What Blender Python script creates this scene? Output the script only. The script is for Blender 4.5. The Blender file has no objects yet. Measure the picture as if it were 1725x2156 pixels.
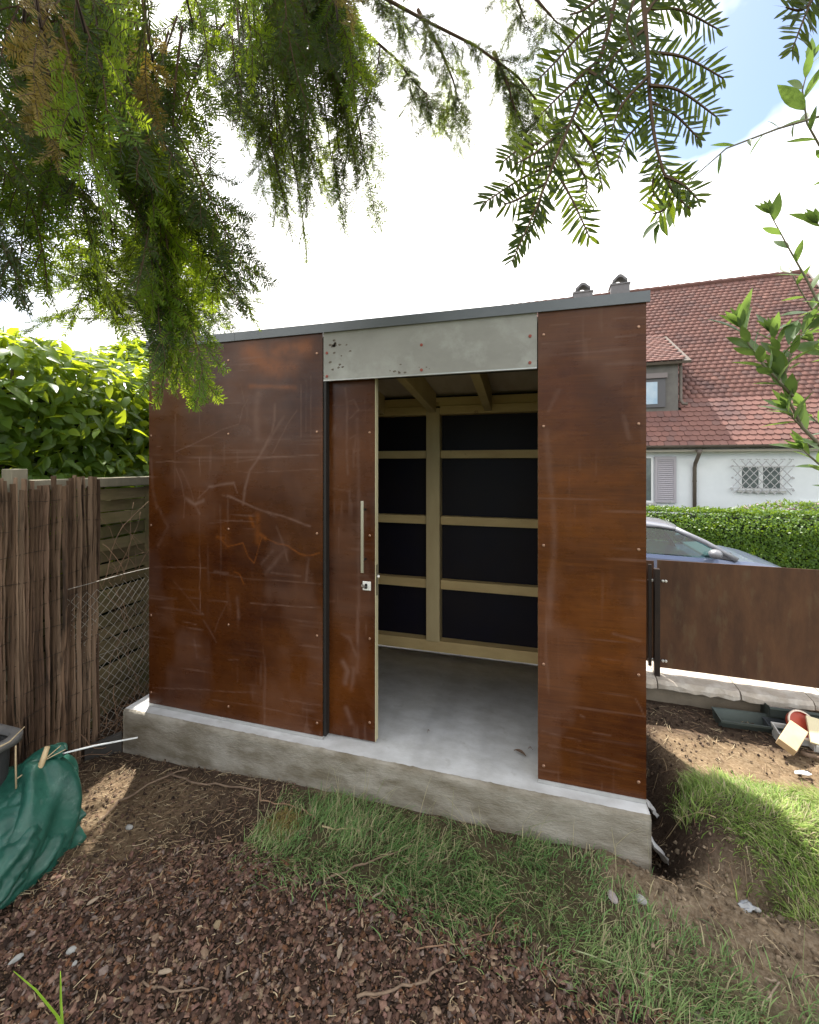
import bpy, math, random
import numpy as np
from mathutils import Vector, Matrix, Quaternion
R = math.radians
random.seed(7); rng = np.random.default_rng(7)
scene = bpy.context.scene
col = scene.collection

# ------------------------------------------------------------------ camera
YAW = R(15.6)
cam_d = bpy.data.cameras.new('camera'); cam = bpy.data.objects.new('camera', cam_d); col.objects.link(cam)
CAMZ = 1.627
cam.location = (0, 0, CAMZ); cam.rotation_euler = (R(90), 0, YAW)
cam_d.sensor_fit = 'HORIZONTAL'; cam_d.sensor_width = 36; cam_d.lens = 36*870/1725
cam_d.shift_y = -(1078-978)/1725
cam_d.clip_start = 0.05; cam_d.clip_end = 1500
scene.camera = cam

# ------------------------------------------------------------------ sky, sun, exposure
CLOUD_AT = (2.9, 1.5, 0.2)
SUN = Vector((-0.244, 0.400, 0.883)).normalized()
w = bpy.data.worlds.new('World'); scene.world = w; w.use_nodes = True
nt = w.node_tree; nt.nodes.clear()
N = nt.nodes.new; L = nt.links.new
out = N('ShaderNodeOutputWorld'); bg = N('ShaderNodeBackground'); bg.inputs['Strength'].default_value = 0.13
sky = N('ShaderNodeTexSky'); sky.sky_type = 'NISHITA'; sky.sun_disc = False
sky.sun_elevation = math.asin(SUN.z); sky.sun_rotation = math.atan2(SUN.x, SUN.y)
sky.air_density = 1.0; sky.dust_density = 1.4; sky.ozone_density = 1.0
tc = N('ShaderNodeTexCoord'); mp = N('ShaderNodeMapping'); mp.inputs['Scale'].default_value = (1, 1, 1.6)
mp.inputs['Location'].default_value = CLOUD_AT
nz = N('ShaderNodeTexNoise'); nz.inputs['Scale'].default_value = 1.5; nz.inputs['Detail'].default_value = 6; nz.inputs['Roughness'].default_value = 0.55
rp = N('ShaderNodeValToRGB'); rp.color_ramp.elements[0].position = 0.41; rp.color_ramp.elements[1].position = 0.53
rp.color_ramp.elements[0].color = (0, 0, 0, 1)
mx = N('ShaderNodeMix'); mx.data_type = 'RGBA'
mx.inputs[7].default_value = (10.0, 9.75, 9.3, 1)
L(tc.outputs['Generated'], mp.inputs['Vector']); L(mp.outputs['Vector'], nz.inputs['Vector'])
L(nz.outputs['Fac'], rp.inputs['Fac']); L(rp.outputs['Color'], mx.inputs[0]); L(sky.outputs['Color'], mx.inputs[6])
L(mx.outputs[2], bg.inputs['Color']); L(bg.outputs['Background'], out.inputs['Surface'])
sd = bpy.data.lights.new('sun', 'SUN'); sd.energy = 5.0; sd.angle = R(0.53); sd.color = (1, 0.95, 0.87)
so = bpy.data.objects.new('sun', sd); col.objects.link(so); so.location = (0, 0, 30)
so.rotation_euler = SUN.to_track_quat('Z', 'Y').to_euler()
vs = scene.view_settings; vs.view_transform = 'Standard'; vs.look = 'None'; vs.gamma = 1; vs.exposure = 1.12; vs.use_curve_mapping = False

# ------------------------------------------------------------------ helpers: picture rays to places (used once, to lay real geometry)
_c, _s = math.cos(YAW), math.sin(YAW)
def ray(px, py):
    a = (px-862.5)/870; b = (978-py)/870
    return Vector((a*_c-_s, a*_s+_c, b))
def at(px, py, z): return Vector((0, 0, CAMZ)) + ray(px, py)*z
def onZ(px, py, Z):
    r = ray(px, py); return Vector((0, 0, CAMZ)) + r*((Z-CAMZ)/r.z)
def onX(px, py, X):
    r = ray(px, py); return Vector((0, 0, CAMZ)) + r*(X/r.x)

# ------------------------------------------------------------------ helpers: noise
def _h(ix, iy, s):
    n = (ix.astype(np.int64)*374761393 + iy.astype(np.int64)*668265263 + s*1274126177) & 0x7fffffff
    n = ((n ^ (n >> 13))*1274126177) & 0x7fffffff
    return ((n ^ (n >> 16)) & 0xffff)/65535.0
def vn(x, y, s=0):
    x = np.asarray(x, float); y = np.asarray(y, float)
    ix = np.floor(x); iy = np.floor(y); fx = x-ix; fy = y-iy
    fx = fx*fx*(3-2*fx); fy = fy*fy*(3-2*fy)
    a = _h(ix, iy, s); b = _h(ix+1, iy, s); c = _h(ix, iy+1, s); d = _h(ix+1, iy+1, s)
    return (a*(1-fx)+b*fx)*(1-fy)+(c*(1-fx)+d*fx)*fy
def fbm(x, y, o=4, s=0):
    t = 0; a = 0.5; n = 0
    for k in range(o):
        t = t + a*vn(np.asarray(x)*2**k, np.asarray(y)*2**k, s+k*17); n += a; a *= .5
    return t/n
def sst(a, b, x): t = np.clip((x-a)/(b-a), 0, 1); return t*t*(3-2*t)

# ------------------------------------------------------------------ helpers: meshes and objects
ORG = {}
def _parent(o, parent, org):
    if parent is not None:
        o.parent = parent; ORG[o.name] = ORG[parent.name]
    else:
        o.location = org; ORG[o.name] = Vector(org)
def props(o, label=None, cat=None, group=None, kind=None):
    if label: o['label'] = label
    if cat: o['category'] = cat
    if group: o['group'] = group
    if kind: o['kind'] = kind
    return o
def thing(name, label, cat, loc, group=None):
    o = bpy.data.objects.new(name, None); col.objects.link(o); o.location = loc; o.empty_display_size = .1
    ORG[o.name] = Vector(loc); return props(o, label, cat, group)
def raw_mesh(name, V, F, mats, smooth=False, cols=None, mi=None):
    """V (n,3) array; F list of index arrays, each (m,k)"""
    me = bpy.data.meshes.new(name); V = np.asarray(V, np.float32)
    me.vertices.add(len(V)); me.vertices.foreach_set('co', V.ravel())
    F = [np.asarray(f, np.int32) for f in F if len(f)]
    li = np.concatenate([f.ravel() for f in F]); tot = np.concatenate([np.full(len(f), f.shape[1], np.int32) for f in F])
    st = np.concatenate([[0], np.cumsum(tot)[:-1]]).astype(np.int32)
    me.loops.add(len(li)); me.loops.foreach_set('vertex_index', li)
    me.polygons.add(len(tot)); me.polygons.foreach_set('loop_start', st); me.polygons.foreach_set('loop_total', tot)
    if mi is not None: me.polygons.foreach_set('material_index', np.asarray(mi, np.int32))
    if smooth: me.polygons.foreach_set('use_smooth', np.ones(len(tot), bool))
    me.update(calc_edges=True)
    if cols is not None:
        a = me.attributes.new('Col', 'FLOAT_COLOR', 'POINT'); c = np.ones((len(V), 4), np.float32); c[:, :cols.shape[1]] = cols
        a.data.foreach_set('color', c.ravel())
    for m in (mats if isinstance(mats, (list, tuple)) else [mats]): me.materials.append(m)
    return me
def link(name, me, parent=None, org=(0, 0, 0), **kw):
    o = bpy.data.objects.new(name, me); col.objects.link(o); _parent(o, parent, org); return props(o, **kw)
class MB:
    def __init__(s): s.V = []; s.F = []; s.I = []; s.m = 0
    def add(s, vs, fs):
        b = len(s.V); s.V += [tuple(v) for v in vs]; s.F += [tuple(i+b for i in f) for f in fs]; s.I += [s.m]*len(fs); return s
    def box(s, x0, x1, y0, y1, z0, z1, M=None):
        v = [Vector(p) for p in ((x0,y0,z0),(x1,y0,z0),(x1,y1,z0),(x0,y1,z0),(x0,y0,z1),(x1,y0,z1),(x1,y1,z1),(x0,y1,z1))]
        if M is not None: v = [M @ p for p in v]
        return s.add(v, [(0,3,2,1),(4,5,6,7),(0,1,5,4),(1,2,6,5),(2,3,7,6),(3,0,4,7)])
    def tube(s, pts, r, n=6, cap=True):
        pts = [Vector(p) for p in pts]; m = len(pts); rs = r if isinstance(r, (list, tuple)) else [r]*m
        up = None; vs = []
        for i, p in enumerate(pts):
            d = (pts[min(i+1, m-1)]-pts[max(i-1, 0)])
            if d.length < 1e-9: d = Vector((0, 0, 1))
            d.normalize()
            if up is None: up = d.orthogonal().normalized()
            up = (up-d*up.dot(d)); up = up.normalized() if up.length > 1e-6 else d.orthogonal().normalized()
            b = d.cross(up)
            for k in range(n):
                a = 2*math.pi*k/n; vs.append(p+(up*math.cos(a)+b*math.sin(a))*rs[i])
        fs = [(i*n+k, i*n+(k+1) % n, (i+1)*n+(k+1) % n, (i+1)*n+k) for i in range(m-1) for k in range(n)]
        if cap: fs += [tuple(range(n-1, -1, -1)), tuple((m-1)*n+k for k in range(n))]
        return s.add(vs, fs)
    def prism(s, poly, f):
        """poly: 2-d outline; f(u,v,t) -> point, t in 0..1 across thickness"""
        n = len(poly)
        vs = [f(u, v, 0) for u, v in poly]+[f(u, v, 1) for u, v in poly]
        return s.add(vs, [tuple(range(n-1, -1, -1)), tuple(range(n, 2*n))]+[(i, (i+1) % n, n+(i+1) % n, n+i) for i in range(n)])
    def lathe(s, prof, c, n=20, M=None, cap=True):
        vs = []
        for r_, z_ in prof:
            for k in range(n):
                a = 2*math.pi*k/n; p = Vector((r_*math.cos(a), r_*math.sin(a), z_))
                vs.append((M @ p if M is not None else p)+Vector(c))
        m = len(prof)
        return s.add(vs, [(i*n+k, i*n+(k+1) % n, (i+1)*n+(k+1) % n, (i+1)*n+k) for i in range(m-1) for k in range(n)]+([tuple(range(n-1, -1, -1)), tuple((m-1)*n+k for k in range(n))] if cap else []))
    def mesh(s, name, mats, org=(0, 0, 0), smooth=False):
        me = bpy.data.meshes.new(name); o = Vector(org)
        me.from_pydata([Vector(v)-o for v in s.V], [], s.F)
        for m in (mats if isinstance(mats, (list, tuple)) else [mats]): me.materials.append(m)
        me.polygons.foreach_set('material_index', s.I)
        if smooth: me.polygons.foreach_set('use_smooth', [True]*len(s.F))
        me.update(); return me
    def build(s, name, mats, parent=None, org=None, bevel=0, smooth=False, **kw):
        og = ORG[parent.name] if parent is not None else Vector(org if org is not None else (0, 0, 0))
        o = link(name, s.mesh(name, mats, og, smooth), parent, og, **kw)
        if bevel:
            b = o.modifiers.new('bevel', 'BEVEL'); b.width = bevel; b.segments = 2; b.limit_method = 'ANGLE'; b.angle_limit = R(50)
        return o
def inst(name, me, parent, M, **kw):
    """another object on shared mesh data; M is its world matrix"""
    o = bpy.data.objects.new(name, me); col.objects.link(o)
    if parent is not None:
        o.parent = parent; ORG[o.name] = ORG[parent.name]
        o.matrix_basis = Matrix.Translation(-ORG[parent.name]) @ M
    else: o.matrix_basis = M; ORG[o.name] = M.translation.copy()
    return props(o, **kw)
def copy_tree(o, parent=None):
    c = o.copy(); col.objects.link(c)
    if parent is not None: c.parent = parent
    for ch in list(o.children): copy_tree(ch, c)
    return c

# ------------------------------------------------------------------ helpers: materials
def mat(name, c1, c2=None, scale=8, stretch=(1, 1, 1), rough=.7, bump=0, bscale=None, spec=.4, metal=0, detail=6, attr=None, objrand=0, lo=.35, hi=.65, c3=None, s3=1.5, t3=(.5, .7), bdist=.01, coat=0, m3=False):
    m = bpy.data.materials.new(name); m.use_nodes = True; t = m.node_tree; nd = t.nodes; b = nd['Principled BSDF']
    b.inputs['Roughness'].default_value = rough; b.inputs['Specular IOR Level'].default_value = spec; b.inputs['Metallic'].default_value = metal
    b.inputs['Coat Weight'].default_value = coat
    tcn = nd.new('ShaderNodeTexCoord'); mpn = nd.new('ShaderNodeMapping'); mpn.inputs['Scale'].default_value = stretch
    t.links.new(tcn.outputs['Object'], mpn.inputs['Vector'])
    def noise(sc, det=detail, vec=None):
        n = nd.new('ShaderNodeTexNoise'); n.inputs['Scale'].default_value = sc; n.inputs['Detail'].default_value = det; n.inputs['Roughness'].default_value = .62
        t.links.new(vec or mpn.outputs['Vector'], n.inputs['Vector']); return n
    def mixc(f, a, bb):
        x = nd.new('ShaderNodeMix'); x.data_type = 'RGBA'
        for i, v in ((0, f), (6, a), (7, bb)):
            if hasattr(v, 'links'): t.links.new(v, x.inputs[i])
            elif i == 0: x.inputs[0].default_value = v
            else: x.inputs[i].default_value = (*v, 1)
        return x.outputs[2]
    def ramp(v, a, bb):
        r = nd.new('ShaderNodeMapRange'); r.inputs[1].default_value = a; r.inputs[2].default_value = bb; t.links.new(v, r.inputs[0]); return r.outputs[0]
    colr = None
    if c2 is not None: colr = mixc(ramp(noise(scale).outputs['Fac'], lo, hi), c1, c2)
    if attr:
        a = nd.new('ShaderNodeAttribute'); a.attribute_name = 'Col'
        if attr == 'mul' and colr is not None:
            x = nd.new('ShaderNodeMix'); x.data_type = 'RGBA'; x.blend_type = 'MULTIPLY'; x.inputs[0].default_value = 1
            t.links.new(colr, x.inputs[6]); t.links.new(a.outputs['Color'], x.inputs[7]); colr = x.outputs[2]
        else: colr = a.outputs['Color']
    if c3 is not None:
        nn = noise(s3, 5, None if m3 else tcn.outputs['Object'])
        colr = mixc(ramp(nn.outputs['Fac'], *t3), colr if colr is not None else c1, c3)
    if objrand:
        oi = nd.new('ShaderNodeObjectInfo'); hs = nd.new('ShaderNodeHueSaturation')
        mr = nd.new('ShaderNodeMapRange'); mr.inputs[3].default_value = 1-objrand; mr.inputs[4].default_value = 1+objrand
        t.links.new(oi.outputs['Random'], mr.inputs[0]); t.links.new(mr.outputs[0], hs.inputs['Value'])
        if colr is None: hs.inputs['Color'].default_value = (*c1, 1)
        else: t.links.new(colr, hs.inputs['Color'])
        colr = hs.outputs['Color']
    if colr is None: b.inputs['Base Color'].default_value = (*c1, 1)
    else: t.links.new(colr, b.inputs['Base Color'])
    if bump:
        bn = nd.new('ShaderNodeBump'); bn.inputs['Strength'].default_value = bump; bn.inputs['Distance'].default_value = bdist
        t.links.new(noise(bscale or scale*3).outputs['Fac'], bn.inputs['Height']); t.links.new(bn.outputs['Normal'], b.inputs['Normal'])
    return m
def leaf_mat(name, c1, c2, trans, tw=.4, rough=.45, attr=False, spec=.4, objrand=.25):
    m = bpy.data.materials.new(name); m.use_nodes = True; t = m.node_tree; nd = t.nodes; b = nd['Principled BSDF']; o = nd['Material Output']
    b.inputs['Roughness'].default_value = rough; b.inputs['Specular IOR Level'].default_value = spec
    tr = nd.new('ShaderNodeBsdfTranslucent'); mxs = nd.new('ShaderNodeMixShader'); mxs.inputs[0].default_value = tw
    if attr:
        a = nd.new('ShaderNodeAttribute'); a.attribute_name = 'Col'; f = a.outputs['Fac']
    else:
        a = nd.new('ShaderNodeObjectInfo'); f = a.outputs['Random']
    geo = nd.new('ShaderNodeNewGeometry'); nz_ = nd.new('ShaderNodeTexNoise'); nz_.inputs['Scale'].default_value = 5
    t.links.new(geo.outputs['Position'], nz_.inputs['Vector'])
    mth = nd.new('ShaderNodeMath'); mth.operation = 'MULTIPLY_ADD'; mth.inputs[1].default_value = .6; t.links.new(f, mth.inputs[0])
    mr = nd.new('ShaderNodeMapRange'); mr.inputs[1].default_value = .35; mr.inputs[2].default_value = .65; mr.inputs[4].default_value = .4
    t.links.new(nz_.outputs['Fac'], mr.inputs[0]); t.links.new(mr.outputs[0], mth.inputs[2])
    x = nd.new('ShaderNodeMix'); x.data_type = 'RGBA'; x.inputs[6].default_value = (*c1, 1); x.inputs[7].default_value = (*c2, 1)
    t.links.new(mth.outputs[0], x.inputs[0]); t.links.new(x.outputs[2], b.inputs['Base Color'])
    y = nd.new('ShaderNodeMix'); y.data_type = 'RGBA'; y.inputs[6].default_value = (trans[0]*.6, trans[1]*.6, trans[2]*.6, 1); y.inputs[7].default_value = (*trans, 1)
    t.links.new(mth.outputs[0], y.inputs[0]); t.links.new(y.outputs[2], tr.inputs['Color'])
    t.links.new(b.outputs[0], mxs.inputs[1]); t.links.new(tr.outputs[0], mxs.inputs[2]); t.links.new(mxs.outputs[0], o.inputs['Surface'])
    return m
def glass_mat(name, tint, refl=.25):
    m = bpy.data.materials.new(name); m.use_nodes = True; t = m.node_tree; nd = t.nodes
    nd.remove(nd['Principled BSDF']); o = nd['Material Output']
    tp = nd.new('ShaderNodeBsdfTransparent'); tp.inputs[0].default_value = (*tint, 1); gl = nd.new('ShaderNodeBsdfGlossy'); gl.inputs['Roughness'].default_value = .02
    fr = nd.new('ShaderNodeLayerWeight'); fr.inputs[0].default_value = refl; mxs = nd.new('ShaderNodeMixShader')
    t.links.new(fr.outputs['Fresnel'], mxs.inputs[0]); t.links.new(tp.outputs[0], mxs.inputs[1]); t.links.new(gl.outputs[0], mxs.inputs[2]); t.links.new(mxs.outputs[0], o.inputs['Surface'])
    return m
MARKS = {
'pale': [
 ([(0.967,1.997),(0.967,1.9),(0.947,1.82),(0.901,1.74),(0.848,1.66),(0.794,1.59),(0.753,1.473),(0.739,1.378)],0.0165,0.5),
 ([(1.032,1.92),(0.967,1.831),(0.914,1.751)],0.0188,0.35),
 ([(1.121,1.951),(1.058,1.874),(1.0,1.773),(0.954,1.694)],0.0059,0.45),
 ([(1.147,2.108),(1.149,1.95),(1.149,1.793)],0.0047,0.4),
 ([(1.182,2.128),(1.182,1.826)],0.0047,0.4),
 ([(1.214,2.149),(1.214,1.798)],0.0059,0.35),
 ([(0.848,2.065),(0.834,1.938),(0.841,1.845),(0.848,1.787)],0.0471,0.35),
 ([(0.628,1.429),(0.739,1.39),(0.874,1.342),(1.006,1.317),(1.121,1.287),(1.209,1.259)],0.0106,0.6),
 ([(0.586,1.434),(0.794,1.368),(0.98,1.305)],0.0059,0.45),
 ([(0.486,1.486),(0.6,1.5),(0.67,1.513)],0.0165,0.55),
 ([(0.67,1.513),(0.698,1.448)],0.0071,0.6),
 ([(0.486,1.48),(0.398,1.406)],0.0071,0.4),
 ([(0.302,1.404),(0.376,1.369),(0.442,1.395)],0.0259,0.5),
 ([(0.376,1.369),(0.413,1.309)],0.0165,0.4),
 ([(0.226,1.6),(0.264,1.514),(0.294,1.392),(0.287,1.281)],0.0071,0.35),
 ([(0.264,1.6),(0.339,1.466),(0.369,1.393)],0.0071,0.3),
 ([(0.219,1.711),(0.398,1.776),(0.6,1.851),(0.712,1.883)],0.0035,0.5),
 ([(0.712,1.883),(0.739,1.988),(0.773,2.034)],0.0047,0.4),
 ([(0.725,2.13),(0.753,1.999),(0.787,1.905)],0.0047,0.3),
 ([(0.773,2.01),(0.767,1.894)],0.0118,0.2),
 ([(0.219,1.958),(0.216,1.761)],0.0035,0.6),
 ([(0.216,1.761),(0.216,1.464)],0.0035,0.3),
 ([(0.413,2.025),(0.414,1.831)],0.0035,0.3),
 ([(0.414,1.673),(0.414,1.552)],0.0035,0.7),
 ([(0.414,1.043),(0.416,0.667)],0.0047,0.6),
 ([(0.414,1.467),(0.414,1.043)],0.0035,0.25),
 ([(0.056,1.643),(0.203,1.649)],0.0047,0.5),
 ([(0.203,1.643),(0.5,1.649)],0.0047,0.4),
 ([(0.67,1.642),(0.967,1.673)],0.0071,0.45),
 ([(0.967,1.673),(1.264,1.682)],0.0047,0.55),
 ([(0.684,1.589),(0.848,1.576),(1.032,1.591),(1.264,1.598)],0.0047,0.35),
 ([(0.471,1.245),(0.739,1.279)],0.0059,0.25),
 ([(0.98,1.248),(1.032,1.136),(1.058,1.047)],0.0118,0.25),
 ([(1.197,1.066),(1.184,0.932)],0.0165,0.3),
 ([(0.901,0.956),(0.98,1.042),(1.045,1.103)],0.0259,0.2),
 ([(0.874,1.012),(0.954,1.097)],0.0165,0.2),
 ([(0.529,0.942),(0.628,0.937)],0.0165,0.3),
 ([(0.941,0.965),(1.147,0.957)],0.0118,0.3),
 ([(0.048,0.94),(0.471,0.962)],0.0047,0.35),
 ([(0.471,0.938),(0.794,0.914),(1.045,0.921),(1.277,0.922)],0.0047,0.3),
 ([(0.794,0.764),(1.032,0.772),(1.277,0.779)],0.0035,0.55),
 ([(0.479,0.755),(0.628,0.761)],0.0047,0.4),
 ([(0.203,0.857),(0.324,0.756),(0.42,0.662)],0.0035,0.3),
 ([(0.428,0.668),(0.442,0.66)],0.0094,0.4),
 ([(0.279,0.599),(0.384,0.585)],0.0047,0.5),
 ([(0.442,0.621),(0.5,0.555),(0.543,0.488)],0.0094,0.25),
 ([(0.628,0.759),(0.557,0.633),(0.529,0.558)],0.0071,0.2),
 ([(0.369,0.492),(0.391,0.373)],0.0141,0.2),
 ([(0.698,0.789),(0.712,0.661)],0.0212,0.2),
 ([(0.032,0.127),(0.428,0.172),(0.767,0.203)],0.0035,0.35),
 ([(1.006,0.2),(1.277,0.202)],0.0035,0.4),
 ([(0.515,0.119),(0.848,0.129),(1.277,0.114)],0.0035,0.3),
 ([(0.628,0.389),(0.705,0.399)],0.0047,0.3),
 ([(0.486,2.016),(0.572,2.006)],0.0047,0.7),
 ([(0.486,2.028),(0.486,2.016)],0.0047,0.7),
 ([(0.572,2.015),(0.794,2.012)],0.0035,0.35),
 ([(0.064,1.748),(0.092,1.746)],0.0059,0.6),
 ([(0.016,1.662),(0.032,1.461),(0.064,1.336)],0.0235,0.22),
 ([(0.064,1.361),(0.157,1.214),(0.079,1.086)],0.0235,0.15)],
'orange': [
 ([(0.572,1.153),(0.628,1.109),(0.698,1.124),(0.739,1.138),(0.78,1.053),(0.821,1.014),(0.848,1.103),(0.881,1.186)],0.0059,0.8),
 ([(0.921,1.17),(0.98,1.145),(1.058,1.137),(1.147,1.086),(1.209,1.084),(1.271,1.104)],0.0071,0.8),
 ([(0.677,0.952),(0.712,0.943),(0.746,0.881)],0.0071,0.9),
 ([(0.848,1.312),(0.848,1.149)],0.0235,0.35),
 ([(0.794,1.298),(0.821,1.241)],0.0141,0.4),
 ([(0.543,1.164),(0.6,1.161)],0.0141,0.3),
 ([(0.861,1.196),(0.901,1.175)],0.0165,0.5),
 ([(0.794,2.336),(0.874,2.261),(0.98,2.219)],0.0824,0.7),
 ([(0.98,2.322),(1.184,2.329)],0.0589,0.75),
 ([(0.98,2.231),(1.083,2.213)],0.0589,0.6),
 ([(0.794,2.114),(0.98,2.105),(1.109,2.087)],0.0165,0.5),
 ([(0.6,1.232),(0.628,1.115)],0.0471,0.15),
 ([(0.767,2.338),(0.767,2.338)],0.0589,0.6)],
'dark': [
 ([(0.767,2.157),(0.914,2.14),(1.083,2.134)],0.0094,0.6),
 ([(0.834,2.13),(1.07,2.112)],0.0082,0.6),
 ([(0.767,2.087),(1.032,2.074)],0.0047,0.4),
 ([(0.111,1.537),(0.173,1.563)],0.0353,0.2)],
}
# ------------------------------------------------------------------ ground
def inpoly(x, y, P):
    c = np.zeros(x.shape, bool); n = len(P)
    for i in range(n):
        x1, y1 = P[i]; x2, y2 = P[(i+1) % n]
        k = ((y1 > y) != (y2 > y)); k &= x < (x2-x1)*(y-y1)/((y2-y1) if y2 != y1 else 1e-9)+x1
        c ^= k
    return c
SX0, SX1, SY0, SY1 = -2.57, 0.562, 2.13, 3.62          # slab plan
def gz(x, y):
    x = np.asarray(x, float); y = np.asarray(y, float)
    z = -.225-.05*sst(-1.2, -2.3, x)*sst(1.2, 1.9, y)+.03*(fbm(x*1.3, y*1.3, 3, 5)-.5)
    bank = sst(.72, .95, x-.25*(2.45-y)*sst(2.5, 1.8, y))*sst(2.02, 2.32, y+.12*(fbm(x*4, y*4, 2, 8)-.5)-.05*x)*(1-.95*sst(2.55, 2.95, y))
    z = z+.085*bank
    tr = np.exp(-((x-(.66+.05*np.sin(y*5)))/.13)**2)*sst(2.0, 2.3, y)*sst(3.35, 2.8, y)
    tr = tr+.5*np.exp(-((x-1.0)/.17)**2-((y-2.13)/.07)**2)
    z = z-.24*tr
    clod = sst(.25, .45, x)*sst(1.45, 1.75, y)*sst(2.45, 2.2, y)
    z = z+.05*clod*(fbm(x*9, y*9, 4, 3)-.5)+.035*clod*np.abs(fbm(x*22, y*22, 2, 4)-.5)
    z = z+.035*np.exp(-((x-.50)/.22)**2-((y-2.08)/.16)**2)
    z = z+.016*(fbm(x*14, y*14, 3, 9)-.5)
    z = z-.72*sst(3.93, 3.97, y+.045*(x-.95))*(np.abs(x) < 190)
    return z
xs = np.concatenate([np.array([-400, -120, -50, -25, -14, -9, -6.5, -5, -4.3, -3.9]), np.arange(-3.6, 3.0, .02), np.array([3.2, 3.6, 4.3, 5.5, 7, 9, 12, 18, 30, 60, 150, 400])])
ys = np.concatenate([np.array([-400, -120, -50, -25, -14, -8, -5, -3, -1.5, -.6, -.1, .2]), np.arange(.4, 3.7, .02), np.array([3.72, 3.8, 3.88, 3.92, 3.94, 3.96, 3.98, 4.0, 4.02, 4.05, 4.1, 4.2, 4.6, 5.2, 6, 8, 11, 15, 20, 30, 60, 150, 400])])
GX, GY = np.meshgrid(xs, ys); gx, gy = GX.ravel(), GY.ravel(); nx_, ny_ = len(xs), len(ys)
i0 = (np.arange(ny_-1)[:, None]*nx_+np.arange(nx_-1)[None, :]).ravel()
F4 = np.stack([i0, i0+1, i0+nx_+1, i0+nx_], 1)
zz = gz(gx, gy)
GRASS_F = [(-1.33,1.74),(-1.22,1.93),(-1.32,2.09),(-1.0,2.06),(-.763,2.13),(-.254,2.125),(.101,2.125),(.22,2.11),(.32,1.98),(.39,1.89),(.60,1.80),(.79,1.71),(1.0,1.67),(1.5,1.55),(1.5,1.1),(1.0,1.38),(.834,1.495),(.519,1.556),(.233,1.579),(-.01,1.646),(-.388,1.663),(-.827,1.682),(-1.296,1.67)]
GRASS_R = [(.80,2.66),(.936,2.74),(1.151,2.80),(1.45,2.83),(1.9,2.86),(2.9,2.8),(2.9,2.0),(1.5,2.02),(1.163,2.06),(1.045,2.091),(.965,2.244),(.97,2.42),(.82,2.45),(.79,2.6)]
jx, jy = gx+.12*(fbm(gx*5, gy*5, 3, 21)-.5), gy+.12*(fbm(gx*5, gy*5, 3, 22)-.5)
soil = np.array([.085, .060, .043]); tan = np.array([.25, .195, .135]); dark = np.array([.032, .022, .016]); straw = np.array([.27, .20, .125]); under = np.array([.10, .092, .05])
wt = sst(.2, .5, jx)*sst(1.35, 1.7, jy+.35*(jx-.8))*sst(2.35, 2.1, jy)*(1-.65*sst(.9, 1.5, jx))
wt = np.maximum(wt, .75*sst(-1.3, -1.1, jx)*sst(-.75, -.95, jx)*sst(1.98, 2.1, jy))
ws = sst(.75, 1.0, jx)*sst(2.68, 2.8, jy)*sst(3.3, 3.12, jy)
ws = np.maximum(ws, .8*sst(-2.7, -2.4, jx)*sst(-1.5, -1.95, jx)*sst(1.3, 1.5, jy)*sst(2.1, 1.95, jy))
wd = np.exp(-((jx-.66)/.12)**2)*sst(2.15, 2.3, jy)
wm = sst(1.95, 1.65, jy)*sst(.7, .3, jx)
gcol = np.repeat(soil[None], len(gx), 0)
def blend(wgt, c):
    global gcol
    gcol = gcol*(1-wgt[:, None])+c[None]*wgt[:, None]
blend(wm*.7, dark); blend(np.clip(wt, 0, 1)*.9, tan); blend(np.clip(ws, 0, 1)*.85, straw); blend(np.clip(wd, 0, 1)*.7, dark)
blend((inpoly(jx, jy, GRASS_F) | inpoly(jx, jy, GRASS_R))*.7, under)
out_ = (np.abs(gx) > 3.5) | (gy < .4)
blend(out_*.8, np.array([.075, .095, .04]))
gcol *= (.72+.56*fbm(gx*11, gy*11, 4, 31))[:, None]*(.8+.4*fbm(gx*45, gy*45, 2, 33))[:, None]
M_soil = mat('soil', (1, 1, 1), (.55, .5, .45), scale=60, rough=.95, bump=.9, bscale=95, spec=.15, attr='mul', bdist=.012)
g = link('ground', raw_mesh('ground', np.stack([gx, gy, zz], 1), [F4], M_soil, True, gcol), kind='structure')
# pavement, kerb and street beyond the fence
M_asph = mat('asphalt', (.045, .045, .047), (.06, .06, .06), scale=40, rough=.9, bump=.3, bscale=300)
M_pave = mat('paving', (.22, .21, .20), (.30, .29, .27), scale=6, rough=.9, bump=.2, bscale=80)
def strip(name, ya, yb, z0, z1, m):
    b = MB(); x0, x1 = -60, 60
    v = [(x, y-.049*(x-1), z) for z in (z0, z1) for x, y in ((x0, ya), (x1, ya), (x1, yb), (x0, yb))]
    b.add(v, [(0, 3, 2, 1), (4, 5, 6, 7), (0, 1, 5, 4), (1, 2, 6, 5), (2, 3, 7, 6), (3, 0, 4, 7)])
    return b.build(name, m, kind='structure')
strip('pavement', 4.25, 5.45, -1.0, -.78, M_pave); strip('kerb', 5.452, 5.58, -1.0, -.775, M_pave)
strip('road', 5.582, 9.3, -1.05, -.898, M_asph); strip('pavement', 9.302, 9.75, -1.0, -.78, M_pave)

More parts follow.
